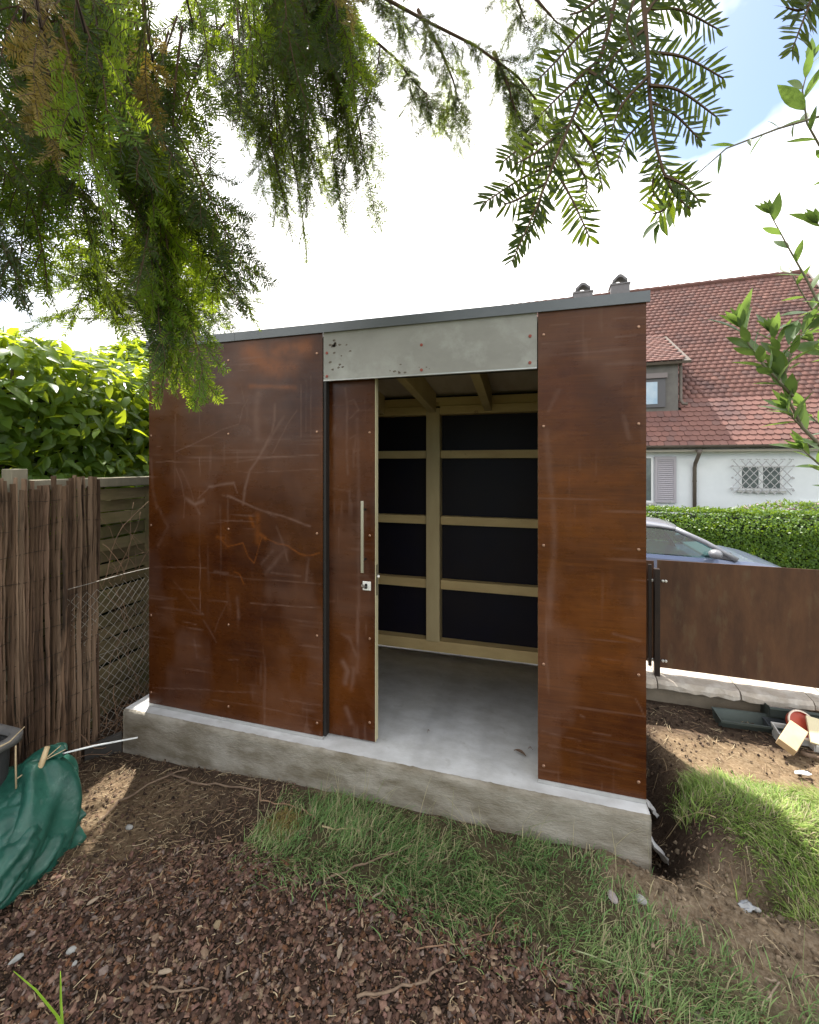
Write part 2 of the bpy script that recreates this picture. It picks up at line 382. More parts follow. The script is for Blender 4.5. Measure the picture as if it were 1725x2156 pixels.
# ------------------------------------------------------------------ mulch chips
def chips(n, xy, smin, smax, palette, seed, flat=.35, elong=.5, lift=.0):
    r = np.random.default_rng(seed); x, y = xy; n = len(x); K = 5
    ang = np.linspace(0, 2*np.pi, K, endpoint=False)[None]+r.uniform(-.5, .5, (n, K))
    rad = r.uniform(.55, 1.3, (n, K)); s = smin+(smax-smin)*r.random(n)**2.2
    ex = 1; ey = r.uniform(elong, 1, n)
    px = np.cos(ang)*rad*s[:, None]; py = np.sin(ang)*rad*(s*ey)[:, None]; th_ = (s*flat*r.uniform(.5, 1.1, n))
    top = np.stack([px*.8, py*.8, np.repeat(th_[:, None], K, 1)*r.uniform(.7, 1.2, (n, K))], 2); bot = np.stack([px, py, -np.repeat(th_[:, None], K, 1)*.6], 2)
    P = np.concatenate([top, bot], 1)
    yaw = r.uniform(0, 2*np.pi, n); tx = r.normal(0, .38, n); ty = r.normal(0, .38, n)
    cx_, sx_ = np.cos(tx)[:, None], np.sin(tx)[:, None]; P = np.stack([P[..., 0], P[..., 1]*cx_-P[..., 2]*sx_, P[..., 1]*sx_+P[..., 2]*cx_], 2)
    cy_, sy_ = np.cos(ty)[:, None], np.sin(ty)[:, None]; P = np.stack([P[..., 0]*cy_+P[..., 2]*sy_, P[..., 1], -P[..., 0]*sy_+P[..., 2]*cy_], 2)
    cz_, sz_ = np.cos(yaw)[:, None], np.sin(yaw)[:, None]; P = np.stack([P[..., 0]*cz_-P[..., 1]*sz_, P[..., 0]*sz_+P[..., 1]*cz_, P[..., 2]], 2)
    P += np.stack([x, y, gz(x, y)+lift+r.uniform(0, .01, n)], 1)[:, None, :]
    b = (np.arange(n)*2*K)[:, None]; k = np.arange(K); k2 = (k+1) % K
    top_f = b+k[None]; side = np.stack([b+k[None], b+K+k[None], b+K+k2[None], b+k2[None]], 2).reshape(-1, 4)
    pal = np.array(palette); ci = pal[r.integers(0, len(pal), n)]*r.uniform(.45, 1.3, (n, 1))
    return P.reshape(-1, 3), [top_f, side], np.repeat(ci, 2*K, 0)
MULCH = [(-2.1,.9),(-2.05,1.35),(-1.6,1.62),(-1.35,1.72),(-1.2,1.72),(-.827,1.70),(-.388,1.68),(-.01,1.66),(.233,1.60),(.519,1.57),(.834,1.50),(1.1,1.32),(1.1,.3),(-2.1,.3)]
def scatter(P, n, seed, jit=.06):
    r = np.random.default_rng(seed); a = np.array(P); x = r.uniform(a[:, 0].min(), a[:, 0].max(), n); y = r.uniform(a[:, 1].min(), a[:, 1].max(), n)
    k = inpoly(x+r.normal(0, jit, n), y+r.normal(0, jit, n), P); return x[k], y[k]
M_chip = mat('bark_chip', (1, 1, 1), (.62, .58, .55), scale=70, rough=.88, bump=.4, bscale=160, attr='mul', spec=.2)
pal = [(.165,.095,.068),(.12,.070,.05),(.21,.127,.095),(.065,.040,.030),(.155,.085,.066),(.24,.16,.125),(.12,.072,.053),(.19,.11,.09),(.085,.054,.042),(.30,.215,.15),(.18,.09,.05),(.20,.155,.135)]
xy = scatter(MULCH, 52000, 3)
sz_keep = np.ones(len(xy[0]), bool)
V1, F1, C1 = chips(0, xy, .004, .0205, pal, 4, flat=.24, elong=.3)
V1b, F1b, C1b = chips(0, scatter(MULCH, 26000, 13), .002, .007, [(.12,.075,.05),(.08,.05,.035),(.20,.13,.08),(.16,.085,.045)], 14, flat=.3, elong=.3, lift=.002)
link('mulch_crumbs', raw_mesh('mulch_crumbs', V1b, F1b, M_chip, False, C1b), kind='stuff', label='fine dark crumbs between the bark chips')
link('bark_mulch', raw_mesh('bark_mulch', V1, F1, M_chip, False, C1), kind='stuff', label='reddish brown bark chip mulch covering the foreground')
# scattered lighter splinters and needles over mulch and soil
def straws(n, P, seed, l0, l1, w0, pal, lift=.006, bend=.07):
    r = np.random.default_rng(seed); x, y = scatter(P, n, seed); n = len(x)
    ln = l0+(l1-l0)*r.random(n)**2; a = r.uniform(0, 2*np.pi, n); w = w0*r.uniform(.6, 1.4, n)
    t = np.linspace(-.5, .5, 5)[None]; bx = r.normal(0, bend, n)[:, None]*(t*t*4-.3)*ln[:, None]
    cx_ = x[:, None]+np.cos(a)[:, None]*t*ln[:, None]-np.sin(a)[:, None]*bx; cy_ = y[:, None]+np.sin(a)[:, None]*t*ln[:, None]+np.cos(a)[:, None]*bx
    zc = gz(cx_, cy_)+lift+r.uniform(0, .008, (n, 1))+np.abs(r.normal(0, .25, (n, 1)))*ln[:, None]*(t+.5)*.25
    dx, dy = -np.sin(a)[:, None]*w[:, None], np.cos(a)[:, None]*w[:, None]
    A = np.stack([cx_+dx, cy_+dy, zc], 2); B = np.stack([cx_-dx, cy_-dy, zc], 2); C = np.stack([cx_, cy_, zc+w[:, None]*1.2], 2)
    P3 = np.stack([A, C, B], 2).reshape(n, 15, 3); b = (np.arange(n)*15)[:, None, None]
    k = np.arange(4)[None, :, None]*3
    f1 = (b+k+np.array([0, 3, 4, 1])[None, None]).reshape(-1, 4); f2 = (b+k+np.array([1, 4, 5, 2])[None, None]).reshape(-1, 4)
    pal = np.array(pal); c = pal[r.integers(0, len(pal), n)]*r.uniform(.7, 1.3, (n, 1))
    return P3.reshape(-1, 3), [f1, f2], np.repeat(c, 15, 0)
M_straw = mat('dry_straw', (1, 1, 1), (.7, .68, .62), scale=40, rough=.85, attr='mul')
spal = [(.34,.25,.15),(.22,.14,.085),(.42,.34,.22),(.13,.085,.06),(.18,.11,.07)]
SOILL = [(-2.75,1.3),(-2.75,2.3),(-2.5,2.13),(-1.2,2.13),(-1.2,1.75),(-1.5,1.5),(-1.9,1.2)]
SOILR = [(.4,1.9),(.6,2.2),(.6,3.6),(2.9,3.6),(2.9,2.95),(.9,2.95),(.9,2.3),(1.8,2.0),(1.8,1.4),(1.0,1.65)]
for nm, n, P, sd_, a0, a1, w0, lb in (('splinters', 3200, MULCH, 41, .010, .045, .0015, 'pale wood splinters scattered through the bark mulch'),
        ('dry_needles', 4200, SOILL, 42, .012, .08, .0010, 'dry needles and stalks littering the soil by the bark fence'),
        ('dry_stalks', 3600, SOILR, 43, .012, .09, .0011, 'dry straw littering the bare soil right of the shed')):
    V_, F_, C_ = straws(n, P, sd_, a0, a1, w0, spal); link(nm, raw_mesh(nm, V_, F_, M_straw, True, C_), kind='stuff', label=lb)
xy = scatter([(.33,1.75),(.5,2.25),(.6,2.6),(.9,2.35),(1.1,2.02),(1.9,1.9),(1.9,1.2),(1.0,1.65)], 3000, 51)
V1, F1, C1 = chips(0, xy, .003, .014, [(.20,.15,.10),(.25,.195,.135),(.14,.10,.066),(.28,.22,.155)], 52, flat=.7, elong=.7)
xy = scatter(SOILR[1:6], 2200, 53); V2, F2, C2 = chips(0, xy, .003, .012, [(.07,.048,.035),(.10,.07,.05),(.05,.033,.024)], 54, flat=.8, elong=.7)
xy = scatter(SOILL, 2600, 55); V3, F3, C3 = chips(0, xy, .003, .012, [(.075,.052,.038),(.11,.078,.055),(.055,.036,.028),(.16,.10,.075)], 56, flat=.6, elong=.6)
for nm, v, f, c, lb in (('soil_clods', V1, F1, C1, 'sandy crumbled clods on the bare patch by the slab corner'), ('soil_clods', V2, F2, C2, 'dark soil crumbs in front of the low stone wall'), ('soil_crumbs', V3, F3, C3, 'dark crumbs of soil beside the bark fence')):
    link(nm, raw_mesh(nm, v, f, M_chip, False, c), kind='stuff', label=lb)

# ------------------------------------------------------------------ grass
def grass(P, n, seed, l0, l1, pal, jit=.065, lean=.9, thin=.0021, clump=1.0):
    r = np.random.default_rng(seed); x, y = scatter(P, n, seed, jit); 
    k = r.random(len(x)) < np.clip(.25+1.5*(fbm(x*6, y*6, 3, 61)-.25), .12, 1)**clump
    x, y = x[k], y[k]; ok = ~((x > SX0-.01) & (x < SX1+.01) & (y > SY0-.012)); x, y = x[ok], y[ok]; n = len(x)
    ln = (l0+(l1-l0)*r.random(n)**1.6)*(.55+.9*fbm(x*4, y*4, 2, 66))
    a = 2*np.pi*fbm(x*2.6, y*2.6, 2, 63)*1.6+r.normal(0, .9, n); le = np.abs(r.normal(lean, .35, n)); w = thin*r.uniform(.6, 1.3, n)
    t = np.array([0, .4, .75, 1.0])[None]; wid = np.array([1, .9, .6, .04])[None]
    hx = ln[:, None]*(t**1.7)*np.sin(np.clip(le, 0, 1.35))[:, None]; hz = ln[:, None]*(t-.38*np.clip(le, 0, 1.6)[:, None]*t**2.4)
    cx_ = x[:, None]+np.cos(a)[:, None]*hx; cy_ = y[:, None]+np.sin(a)[:, None]*hx; cy_ = np.where((cx_ < SX1) & (cx_ > SX0), np.minimum(cy_, SY0-.004), cy_)
    zc = gz(x, y)[:, None]-.004+hz
    pa = a+r.normal(0, .6, n); dx, dy = -np.sin(pa)[:, None]*w[:, None]*wid, np.cos(pa)[:, None]*w[:, None]*wid
    P3 = np.stack([np.stack([cx_+dx, cy_+dy, zc], 2), np.stack([cx_-dx, cy_-dy, zc], 2)], 2).reshape(n, 8, 3)
    b = (np.arange(n)*8)[:, None, None]; f = (b+(np.arange(3)*2)[None, :, None]+np.array([0, 1, 3, 2])[None, None]).reshape(-1, 4)
    v = np.clip(fbm(x*3, y*3, 3, 71)*.9+r.normal(0, .22, n), 0, 1)
    pal = np.array(pal); i = np.clip((v*len(pal)).astype(int), 0, len(pal)-1); c = pal[i]*r.uniform(.75, 1.25, (n, 1))
    dry = r.random(n) < .2; c[dry] = np.array([.42, .37, .22])*r.uniform(.7, 1.2, (dry.sum(), 1))
    return P3.reshape(-1, 3), [f], np.repeat(c, 8, 0)
def blade_mat(name, tw):
    m = bpy.data.materials.new(name); m.use_nodes = True; t = m.node_tree; nd = t.nodes; b = nd['Principled BSDF']; b.inputs['Roughness'].default_value = .55; b.inputs['Specular IOR Level'].default_value = .3
    a = nd.new('ShaderNodeAttribute'); a.attribute_name = 'Col'; tr = nd.new('ShaderNodeBsdfTranslucent'); x = nd.new('ShaderNodeMixShader'); x.inputs[0].default_value = tw
    t.links.new(a.outputs['Color'], b.inputs['Base Color']); t.links.new(a.outputs['Color'], tr.inputs[0]); t.links.new(b.outputs[0], x.inputs[1]); t.links.new(tr.outputs[0], x.inputs[2]); t.links.new(x.outputs[0], nd['Material Output'].inputs[0])
    return m
M_grass = blade_mat('grass_blade', .35)
gp = [(.12,.235,.075),(.15,.27,.085),(.185,.30,.10),(.235,.335,.12),(.31,.37,.16)]
V_, F_, C_ = grass(GRASS_F, 100000, 81, .018, .085, gp, lean=1.12, clump=1.5, thin=.0019)
link('grass', raw_mesh('grass', V_, F_, M_grass, False, C_), kind='stuff', label='long matted green grass strip along the front of the slab')
V_, F_, C_ = grass(GRASS_R, 70000, 82, .02, .075, [(.17,.28,.06),(.22,.33,.07),(.28,.38,.09),(.35,.42,.12),(.44,.44,.20)], lean=1.05)
link('grass', raw_mesh('grass', V_, F_, M_grass, False, C_), kind='stuff', label='grassy bank right of the shed')
V_, F_, C_ = grass(GRASS_F, 800, 83, .14, .30, [(.34,.33,.17),(.42,.38,.22),(.24,.28,.12)], lean=.55, thin=.0013, clump=.5)
link('grass_stalks', raw_mesh('grass_stalks', V_, F_, M_grass, False, C_), kind='stuff', label='thin pale seed stalks standing in the grass strip in front of the slab')
# ------------------------------------------------------------------ concrete slab
def concrete(name):
    return mat(name, (.32, .295, .245), (.165, .14, .10), scale=5.5, stretch=(.8, 1, 2.2), rough=.92, bump=.7, bscale=52, c3=(.40, .37, .32), s3=4, t3=(.52, .75), m3=True, bdist=.01)
M_conc_side = concrete('old_concrete')
M_conc_top = mat('smooth_concrete', (.56, .565, .57), (.44, .44, .435), scale=7, stretch=(1, 1.6, 1), rough=.82, bump=.25, bscale=60, c3=(.36, .35, .33), s3=11, t3=(.60, .80), bdist=.004)
slab = thing('concrete_slab', 'grey concrete foundation slab under the rust coloured shed', 'foundation', (-1.0, 2.9, -.45))
nxs = 220; sx = np.linspace(SX0, SX1, nxs)
edge = .012*(fbm(sx*14, sx*0, 4, 91)-.5)+.006*(fbm(sx*60, sx*0, 2, 92)-.5)
rows = []
zs = [-.47, -.34, -.28, -.22, -.17, -.12, -.07, -.04, -.016]
for z_ in zs: rows.append(np.stack([sx, SY0+.010*(fbm(sx*9, sx*0+z_*25, 4, 93)-.5)+.004*(fbm(sx*40, sx*0+z_*60, 2, 94)-.5), np.full(nxs, z_)], 1))
rows.append(np.stack([sx, SY0+.006+np.abs(edge), np.full(nxs, -.003)+edge*.4], 1))
rows.append(np.stack([sx, SY0+.016+np.abs(edge)*1.2, np.full(nxs, 0.0)], 1))
rows.append(np.stack([sx, np.full(nxs, SY1), np.full(nxs, 0.0)], 1)); rows.append(np.stack([sx, np.full(nxs, SY1), np.full(nxs, -.47)], 1))
V_ = np.concatenate(rows)-np.array(ORG['concrete_slab']); nr = len(rows)
i0 = (np.arange(nr-1)[:, None]*nxs+np.arange(nxs-1)[None, :]).ravel(); F_ = np.stack([i0, i0+1, i0+nxs+1, i0+nxs], 1)
mi = np.repeat((np.arange(nr-1) == nr-3).astype(int), nxs-1)
endL = np.array([[r_*nxs for r_ in range(nr)][::-1]]); endR = np.array([[r_*nxs+nxs-1 for r_ in range(nr)]])
link('slab_body', raw_mesh('slab_body', V_, [F_, endL, endR], [M_conc_side, M_conc_top], False, None, np.concatenate([mi, [0, 0]])), slab)
# ------------------------------------------------------------------ the shed
SH = Vector((-2.44, 2.21, 0))
shed = thing('garden_shed', 'flat roofed shed clad in rust brown panels with its door slid half open', 'shed', SH)
def panel_mat(name, c1, c2, gloss=.42, grain=.14):
    m = bpy.data.materials.new(name); m.use_nodes = True; t = m.node_tree; nd = t.nodes; b = nd['Principled BSDF']
    tcn = nd.new('ShaderNodeTexCoord'); at_ = nd.new('ShaderNodeAttribute'); at_.attribute_name = 'Col'; sp = nd.new('ShaderNodeSeparateColor'); t.links.new(at_.outputs['Color'], sp.inputs[0])
    def noise(sc, st, det=6):
        mp_ = nd.new('ShaderNodeMapping'); mp_.inputs['Scale'].default_value = st; n = nd.new('ShaderNodeTexNoise'); n.inputs['Scale'].default_value = sc; n.inputs['Detail'].default_value = det; n.inputs['Roughness'].default_value = .6
        t.links.new(tcn.outputs['Object'], mp_.inputs[0]); t.links.new(mp_.outputs[0], n.inputs[0]); return n.outputs['Fac']
    def mr(v, a, bb, lo=0, hi=1):
        r_ = nd.new('ShaderNodeMapRange'); r_.inputs[1].default_value = a; r_.inputs[2].default_value = bb; r_.inputs[3].default_value = lo; r_.inputs[4].default_value = hi; t.links.new(v, r_.inputs[0]); return r_.outputs[0]
    def mixc(f, a, bb):
        x = nd.new('ShaderNodeMix'); x.data_type = 'RGBA'
        for i, v in ((0, f), (6, a), (7, bb)):
            if hasattr(v, 'links'): t.links.new(v, x.inputs[i])
            else: x.inputs[i].default_value = (*v, 1) if i else v
        return x.outputs[2]
    c = mixc(mr(noise(1.6, (1, 1, 1), 5), .36, .64), c1, c2)
    c = mixc(mr(noise(5, (.5, 1, 7)), .50, .72, 0, min(.55, grain*1.5)), c, (c2[0]*1.35, c2[1]*1.35, c2[2]*1.2))      # horizontal grain
    c = mixc(mr(noise(9, (.4, 1, 10)), .55, .75, 0, min(.5, grain*1.4)), c, (c1[0]*.45, c1[1]*.42, c1[2]*.5))
    c = mixc(mr(noise(7, (.6, 1, 26), 4), .50, .68, 0, grain), c, (c2[0]*1.5, c2[1]*1.6, c2[2]*1.5))
    c = mixc(mr(noise(5, (.8, 1, 22), 4), .55, .7, 0, grain*.9), c, (c1[0]*.6, c1[1]*.55, c1[2]*.6))
    c = mixc(mr(noise(3.5, (5, 1, .7)), .58, .8, 0, .09), c, (.20, .12, .10))                           # vertical scuffs
    c = mixc(sp.outputs[1], c, (.36, .105, .016))
    c = mixc(sp.outputs[2], c, (.035, .016, .01))
    c = mixc(sp.outputs[0], c, (.25, .15, .115))
    t.links.new(c, b.inputs['Base Color'])
    rr = nd.new('ShaderNodeMath'); rr.operation = 'MULTIPLY_ADD'; rr.inputs[1].default_value = .3; t.links.new(sp.outputs[0], rr.inputs[0]); t.links.new(mr(noise(6, (1, 1, 2)), .3, .7, gloss-.08, gloss+.12), rr.inputs[2]); t.links.new(rr.outputs[0], b.inputs['Roughness'])
    b.inputs['Specular IOR Level'].default_value = .24
    bn = nd.new('ShaderNodeBump'); bn.inputs['Strength'].default_value = .08; bn.inputs['Distance'].default_value = .004; t.links.new(noise(30, (.5, 1, 6)), bn.inputs['Height']); t.links.new(bn.outputs['Normal'], b.inputs['Normal'])
    return m
M_panel = panel_mat('rust_film_panel', (.037, .0088, .0030), (.094, .0285, .0056), .27, .12)
M_panel_dark = panel_mat('rust_film_panel_dark', (.042, .0105, .0036), (.100, .032, .0068), .27, .36)
M_wood = mat('spruce', (.58, .43, .20), (.47, .33, .15), scale=6, stretch=(.35, 1, 1), rough=.7, bump=.15, bscale=30, c3=(.25, .15, .07), s3=9, t3=(.66, .76))
M_woodv = mat('spruce_upright', (.52, .41, .22), (.44, .33, .17), scale=6, stretch=(1, 1, .25), rough=.7, bump=.15, bscale=30)
M_ply = mat('ply_board', (.52, .44, .36), (.44, .36, .28), scale=4, stretch=(3, 1, 1), rough=.85)
M_film = mat('black_film', (.0065, .0055, .012), (.010, .007, .009), scale=2, rough=.5, spec=.18)
M_zinc = mat('grey_sheet_metal', (.12, .13, .138), (.15, .16, .168), scale=2, rough=.42, metal=.35, spec=.5)
M_strip = mat('light_alloy_strip', (.55, .55, .54), (.45, .45, .44), scale=9, rough=.45, metal=.5)
M_screw = mat('copper_screw', (.42, .25, .17), rough=.38, metal=.7)
M_screw_red = mat('red_screw', (.30, .07, .05), rough=.6)
M_steel = mat('brushed_steel', (.62, .58, .48), (.5, .47, .40), scale=20, stretch=(1, 1, .1), rough=.34, metal=.85)
M_dkmetal = mat('dark_metal', (.03, .028, .027), rough=.5, metal=.4)
M_white = mat('white_plate', (.78, .76, .71), rough=.4)
M_edge = mat('pale_ply_edge', (.55, .50, .33), (.45, .40, .25), scale=12, stretch=(1, 1, .2), rough=.7)
scm = MB(); scm.lathe([(.0075, -.004), (.0075, .0015), (.0055, .004), (.002, .0045)], (0, 0, 0), 10, Matrix.Rotation(R(90), 4, 'X'))
ME_SCREW = scm.mesh('screw', M_screw, smooth=False); scm2 = MB(); scm2.lathe([(.0085, -.004), (.0085, .002), (.006, .003)], (0, 0, 0), 10, Matrix.Rotation(R(90), 4, 'X')); ME_SCREW_RED = scm2.mesh('screw', M_screw_red)
def cladding(name, x0, x1, yf, th_, z0, z1, m, marks=None, parent=shed, seed=0, res=.0065):
    """a board whose front is fine enough to carry its wear marks as data"""
    nu = int((x1-x0)/res)+1; nv = int((z1-z0)/res)+1; u = np.linspace(0, x1-x0, nu); v = np.linspace(z0, z1, nv); U, W = np.meshgrid(u, v); U = U.ravel(); W = W.ravel()
    uw, ww = U+.010*(fbm(U*12, W*12, 3, seed)-.5), W+.010*(fbm(U*12, W*12, 3, seed+3)-.5)
    C = np.zeros((len(U), 3))
    for ci, key in ((0, 'pale'), (1, 'orange'), (2, 'dark')):
        for pts, wd_, a in (marks or {}).get(key, []):
            d = np.full(len(U), 9.0)
            if len(pts) == 1: pts = pts*2
            for (ax, ay), (bx, by) in zip(pts[:-1], pts[1:]):
                ex, ey = bx-ax, by-ay; q = ex*ex+ey*ey+1e-9; tt = np.clip(((uw-ax)*ex+(ww-ay)*ey)/q, 0, 1); d = np.minimum(d, np.hypot(uw-ax-tt*ex, ww-ay-tt*ey))
            h = max(wd_*(.5 if ci == 0 or wd_ < .012 else .85), .0028); broken = np.clip(.25+1.5*fbm(U*26+ci*9, W*26, 3, seed+int(a*100)), 0, 1.1)
            C[:, ci] = np.maximum(C[:, ci], a*(.72 if ci == 0 else .48 if wd_ < .012 else .65)*np.exp(-(d/h)**2)*broken)
    haze = np.clip((fbm(U*3.1, W*2.2, 5, seed+40)-.52)*1.2, 0, .17)*np.clip(.2+fbm(U*1, W*14, 3, seed+41), 0, 1)
    fine = np.clip((fbm(U*40, W*3.0, 2, seed+44)-.72)*2, 0, .13)*sst(.45, .6, fbm(U*2, W*2, 2, seed+45))
    hz_ = np.clip((fbm(U*2.5, W*55, 2, seed+46)-.72)*2, 0, .2)*sst(.45, .6, fbm(U*3, W*3, 2, seed+47))
    C[:, 0] = np.clip(C[:, 0]+haze+fine+hz_, 0, .8)
    V_ = np.stack([U+x0, np.full(len(U), yf), W], 1); n = len(V_)
    i0 = (np.arange(nv-1)[:, None]*nu+np.arange(nu-1)[None, :]).ravel(); F_ = np.stack([i0, i0+1, i0+nu+1, i0+nu], 1)
    bk = np.array([(x0, yf, z0), (x1, yf, z0), (x1, yf, z1), (x0, yf, z1), (x0, yf+th_, z0), (x1, yf+th_, z0), (x1, yf+th_, z1), (x0, yf+th_, z1)])
    fb = np.array([(1, 0, 4, 5), (2, 1, 5, 6), (3, 2, 6, 7), (0, 3, 7, 4), (5, 4, 7, 6)])+n
    return link(name, raw_mesh(name, np.concatenate([V_, bk])-np.array(SH), [F_, fb], m, False, np.concatenate([C, np.zeros((8, 3))])), parent)
def screws(parent, pts, y, me=None):
    for x, z in pts: inst('screw', me or ME_SCREW, parent, Matrix.Translation((x, y, z)) @ Matrix.Rotation(random.uniform(0, 6), 4, 'Y'))
PL = cladding('wall_panel', -2.44, -1.149, 2.21, .018, .022, 2.405, M_panel, MARKS, seed=100)
screws(PL, [(x, z) for x in (-2.422, -1.806, -1.186) for z in (2.286, 1.821, 1.219, .613, .096)], 2.2095)
MR = {'orange': [([(.10, 1.55), (.40, 1.57)], .05, .25), ([(.08, 1.35), (.4, 1.36)], .2, .16), ([(.1, .9), (.4, .95)], .25, .14), ([(.1, 2.0), (.16, 1.75)], .12, .15), ([(.15, .62), (.4, .68)], .06, .2)],
      'dark': [([(.05, 1.622), (.3, 1.625), (.41, 1.605), (.415, 1.55)], .008, .6), ([(.1, 1.535), (.41, 1.555)], .006, .5), ([(.2, .655), (.38, .642), (.41, .70)], .008, .6), ([(.1, 1.49), (.35, 1.47)], .006, .4), ([(.08, 1.3), (.4, 1.32)], .006, .3), ([(.05, 1.12), (.4, 1.13)], .006, .3), ([(.3, 2.0), (.45, 1.3)], .1, .3), ([(.39, 1.1), (.41, .95)], .05, .4)],
      'pale': [([(.06, 2.33), (.15, 2.332)], .004, .35), ([(.35, 2.34), (.49, 2.335)], .005, .4), ([(.02, 2.24), (.25, 2.245)], .004, .4), ([(.36, 2.25), (.45, 2.25)], .006, .45), ([(.04, 1.8), (.08, 1.3), (.05, .8)], .03, .22), ([(.4, 1.86), (.42, 1.75)], .02, .3), ([(.1, 2.0), (.05, 1.9)], .02, .2), ([(.35, .80), (.47, .78)], .012, .3), ([(.45, .5), (.49, .42)], .004, .35), ([(.02, .27), (.2, .25)], .006, .25), ([(.05, .2), (.2, .19), (.45, .17)], .01, .22), ([(.2, .38), (.22, .37)], .008, .4), ([(.26, .30), (.34, .30)], .004, .35)]}
PR = cladding('wall_panel', .065, .56, 2.21, .018, .022, 2.405, M_panel_dark, MR, seed=200)
screws(PR, [(.092, z) for z in (2.288, 1.822, 1.215, .61, .093)]+[(.527, z) for z in (2.289, 1.823, 1.218, .615, .10)], 2.2095)
# lintel panel of bare grey ply
M_lint = mat('weathered_grey_panel', (.35, .338, .31), (.28, .27, .245), scale=2.6, stretch=(1, 1, 1.5), rough=.75, c3=(.46, .46, .43), s3=4, t3=(.5, .75), bump=.05)
mm = M_lint; t_ = mm.node_tree; nd_ = t_.nodes
LT = MB(); LT.box(-1.144, .060, 2.211, 2.229, 2.126, 2.405); LT = LT.build('lintel_panel', M_lint, shed)
screws(LT, [(-1.122, 2.283), (-1.122, 2.146), (-.549, 2.286), (-.549, 2.148), (.026, 2.287), (.025, 2.15)], 2.2105, ME_SCREW_RED)
sp_ = MB()   # grubby spots on the lintel
r_ = random.Random(5)
for k in range(22):
    if k < 12: x = -1.11+abs(r_.gauss(0, .06)); z = 2.15+r_.random()*.22
    elif k < 22: x = r_.gauss(-.6, .10); z = 2.135+abs(r_.gauss(0, .02))
    else: x = r_.uniform(-1.1, .03); z = r_.uniform(2.14, 2.39)
    s_ = r_.uniform(.003, .009); n_ = 7
    sp_.add([(x+s_*r_.uniform(.6, 1.6)*math.cos(6.283*i/n_), 2.2105, z+s_*r_.uniform(.4, 1.1)*math.sin(6.283*i/n_)) for i in range(n_)], [tuple(range(n_))])
for k in range(9):
    x = -1.075+r_.gauss(0, .012); z = 2.33+r_.gauss(0, .014); s_ = r_.uniform(.006, .013)
    sp_.add([(x+s_*math.cos(6.283*i/7), 2.2103, z+s_*.7*math.sin(6.283*i/7)) for i in range(7)], [tuple(range(7))])
sp_.build('dirt_spots', mat('dirt_spot', (.10, .07, .055), (.2, .17, .14), scale=60, rough=.9), LT, kind='stuff')
b = MB(); b.box(-1.144, .060, 2.2105, 2.232, 2.119, 2.1258); b.build('drip_edge', M_strip, shed)
# roof edge trim, roof deck
b = MB(); b.box(-2.452, -1.75, 2.196, 2.206, 2.402, 2.450); b.box(-2.452, -1.75, 2.196, 2.30, 2.450, 2.455); b.build('roof_trim', M_zinc, shed)
b = MB(); b.box(-1.748, .574, 2.196, 2.206, 2.402, 2.450); b.box(-1.748, .574, 2.196, 2.30, 2.450, 2.455); b.build('roof_trim', M_zinc, shed)
for x in (-2.452, .566):
    b = MB(); b.prism([(2.2965, 2.397), (3.62, 2.25), (3.62, 2.305), (2.2965, 2.457)], lambda u, v, t, x=x: (x+.008*t, u, v)); b.build('roof_trim', M_zinc, shed)
b = MB(); b.prism([(2.235, 2.36), (3.61, 2.205), (3.61, 2.235), (2.235, 2.39)], lambda u, v, t: (-2.42+2.96*t, u, v)); b.build('ceiling_board', M_ply, shed)
b = MB(); b.prism([(2.3, 2.392), (3.61, 2.24), (3.61, 2.26), (2.3, 2.412)], lambda u, v, t: (-2.44+3.0*t, u, v)); b.build('roof', mat('roof_felt', (.05, .05, .05), (.07, .07, .07), scale=30, rough=.95), shed)
# side and back walls
M_film_out = panel_mat('rust_film_side', (.105, .031, .0095), (.135, .043, .011))
for x, nm in ((-2.44, 'l'), (.542, 'r')):
    b = MB(); b.prism([(2.229, .022), (3.60, .022), (3.60, 2.26), (2.229, 2.40)], lambda u, v, t, x=x: (x+.018*t, u, v)); b.build('side_wall', M_film, shed)
b = MB(); b.box(-2.42, .54, 3.50, 3.512, .056, 2.215); b.build('back_wall', M_film, shed)
b = MB(); b.box(-2.44, -1.149, 2.208, 2.235, .002, .021); b.build('base_strip', M_strip, shed)
b = MB(); b.box(.065, .56, 2.208, 2.235, .002, .021); b.build('base_strip', M_strip, shed)
# timber frame inside
for x in (-2.36, -1.55, -.80, .43):
    b = MB(); b.box(x, x+.115 if x == -.80 else x+.1, 3.385, 3.498, .145, 2.045 if x != -.8 else 2.10)
    b.build('wall_post', M_woodv, shed, bevel=.003)
for z0, z1 in ((1.68, 1.745), (1.12, 1.19), (.575, .65)):
    for xa, xb in ((-1.449, -.802), (-.684, .428)):
        b = MB(); b.box(xa, xb, 3.43, 3.497, z0, z1); b.build('wall_rail', M_wood, shed, bevel=.002)
b = MB(); b.box(-2.42, .54, 3.41, 3.498, .05, .142); b.build('bottom_plate', M_wood, shed, bevel=.002)
b = MB(); b.box(-2.42, -.80, 3.40, 3.498, 2.047, 2.118); b.box(-.685, .54, 3.40, 3.498, 2.047, 2.118); b.build('top_plate', M_wood, shed, bevel=.002)
b = MB(); b.box(-2.42, .54, 3.415, 3.498, 2.121, 2.19); b.build('top_plate', M_wood, shed, bevel=.002)
for x in (-2.15, -1.69, -1.23, -.775, -.315, .145):
    b = MB(); b.prism([(2.26, 2.185), (3.398, 2.062), (3.398, 2.222), (2.26, 2.352)], lambda u, v, t, x=x: (x+.058*t, u, v)); b.build('rafter', M_woodv, shed, bevel=.002)
for x, dx in ((-1.19, .04), (.068, .05), (.49, .05)):
    b = MB(); b.box(x, x+dx, 2.30 if x < 0 else 2.230, 2.35, .0215, 2.20); b.build('door_post', M_dkmetal if x < 0 else M_woodv, shed)
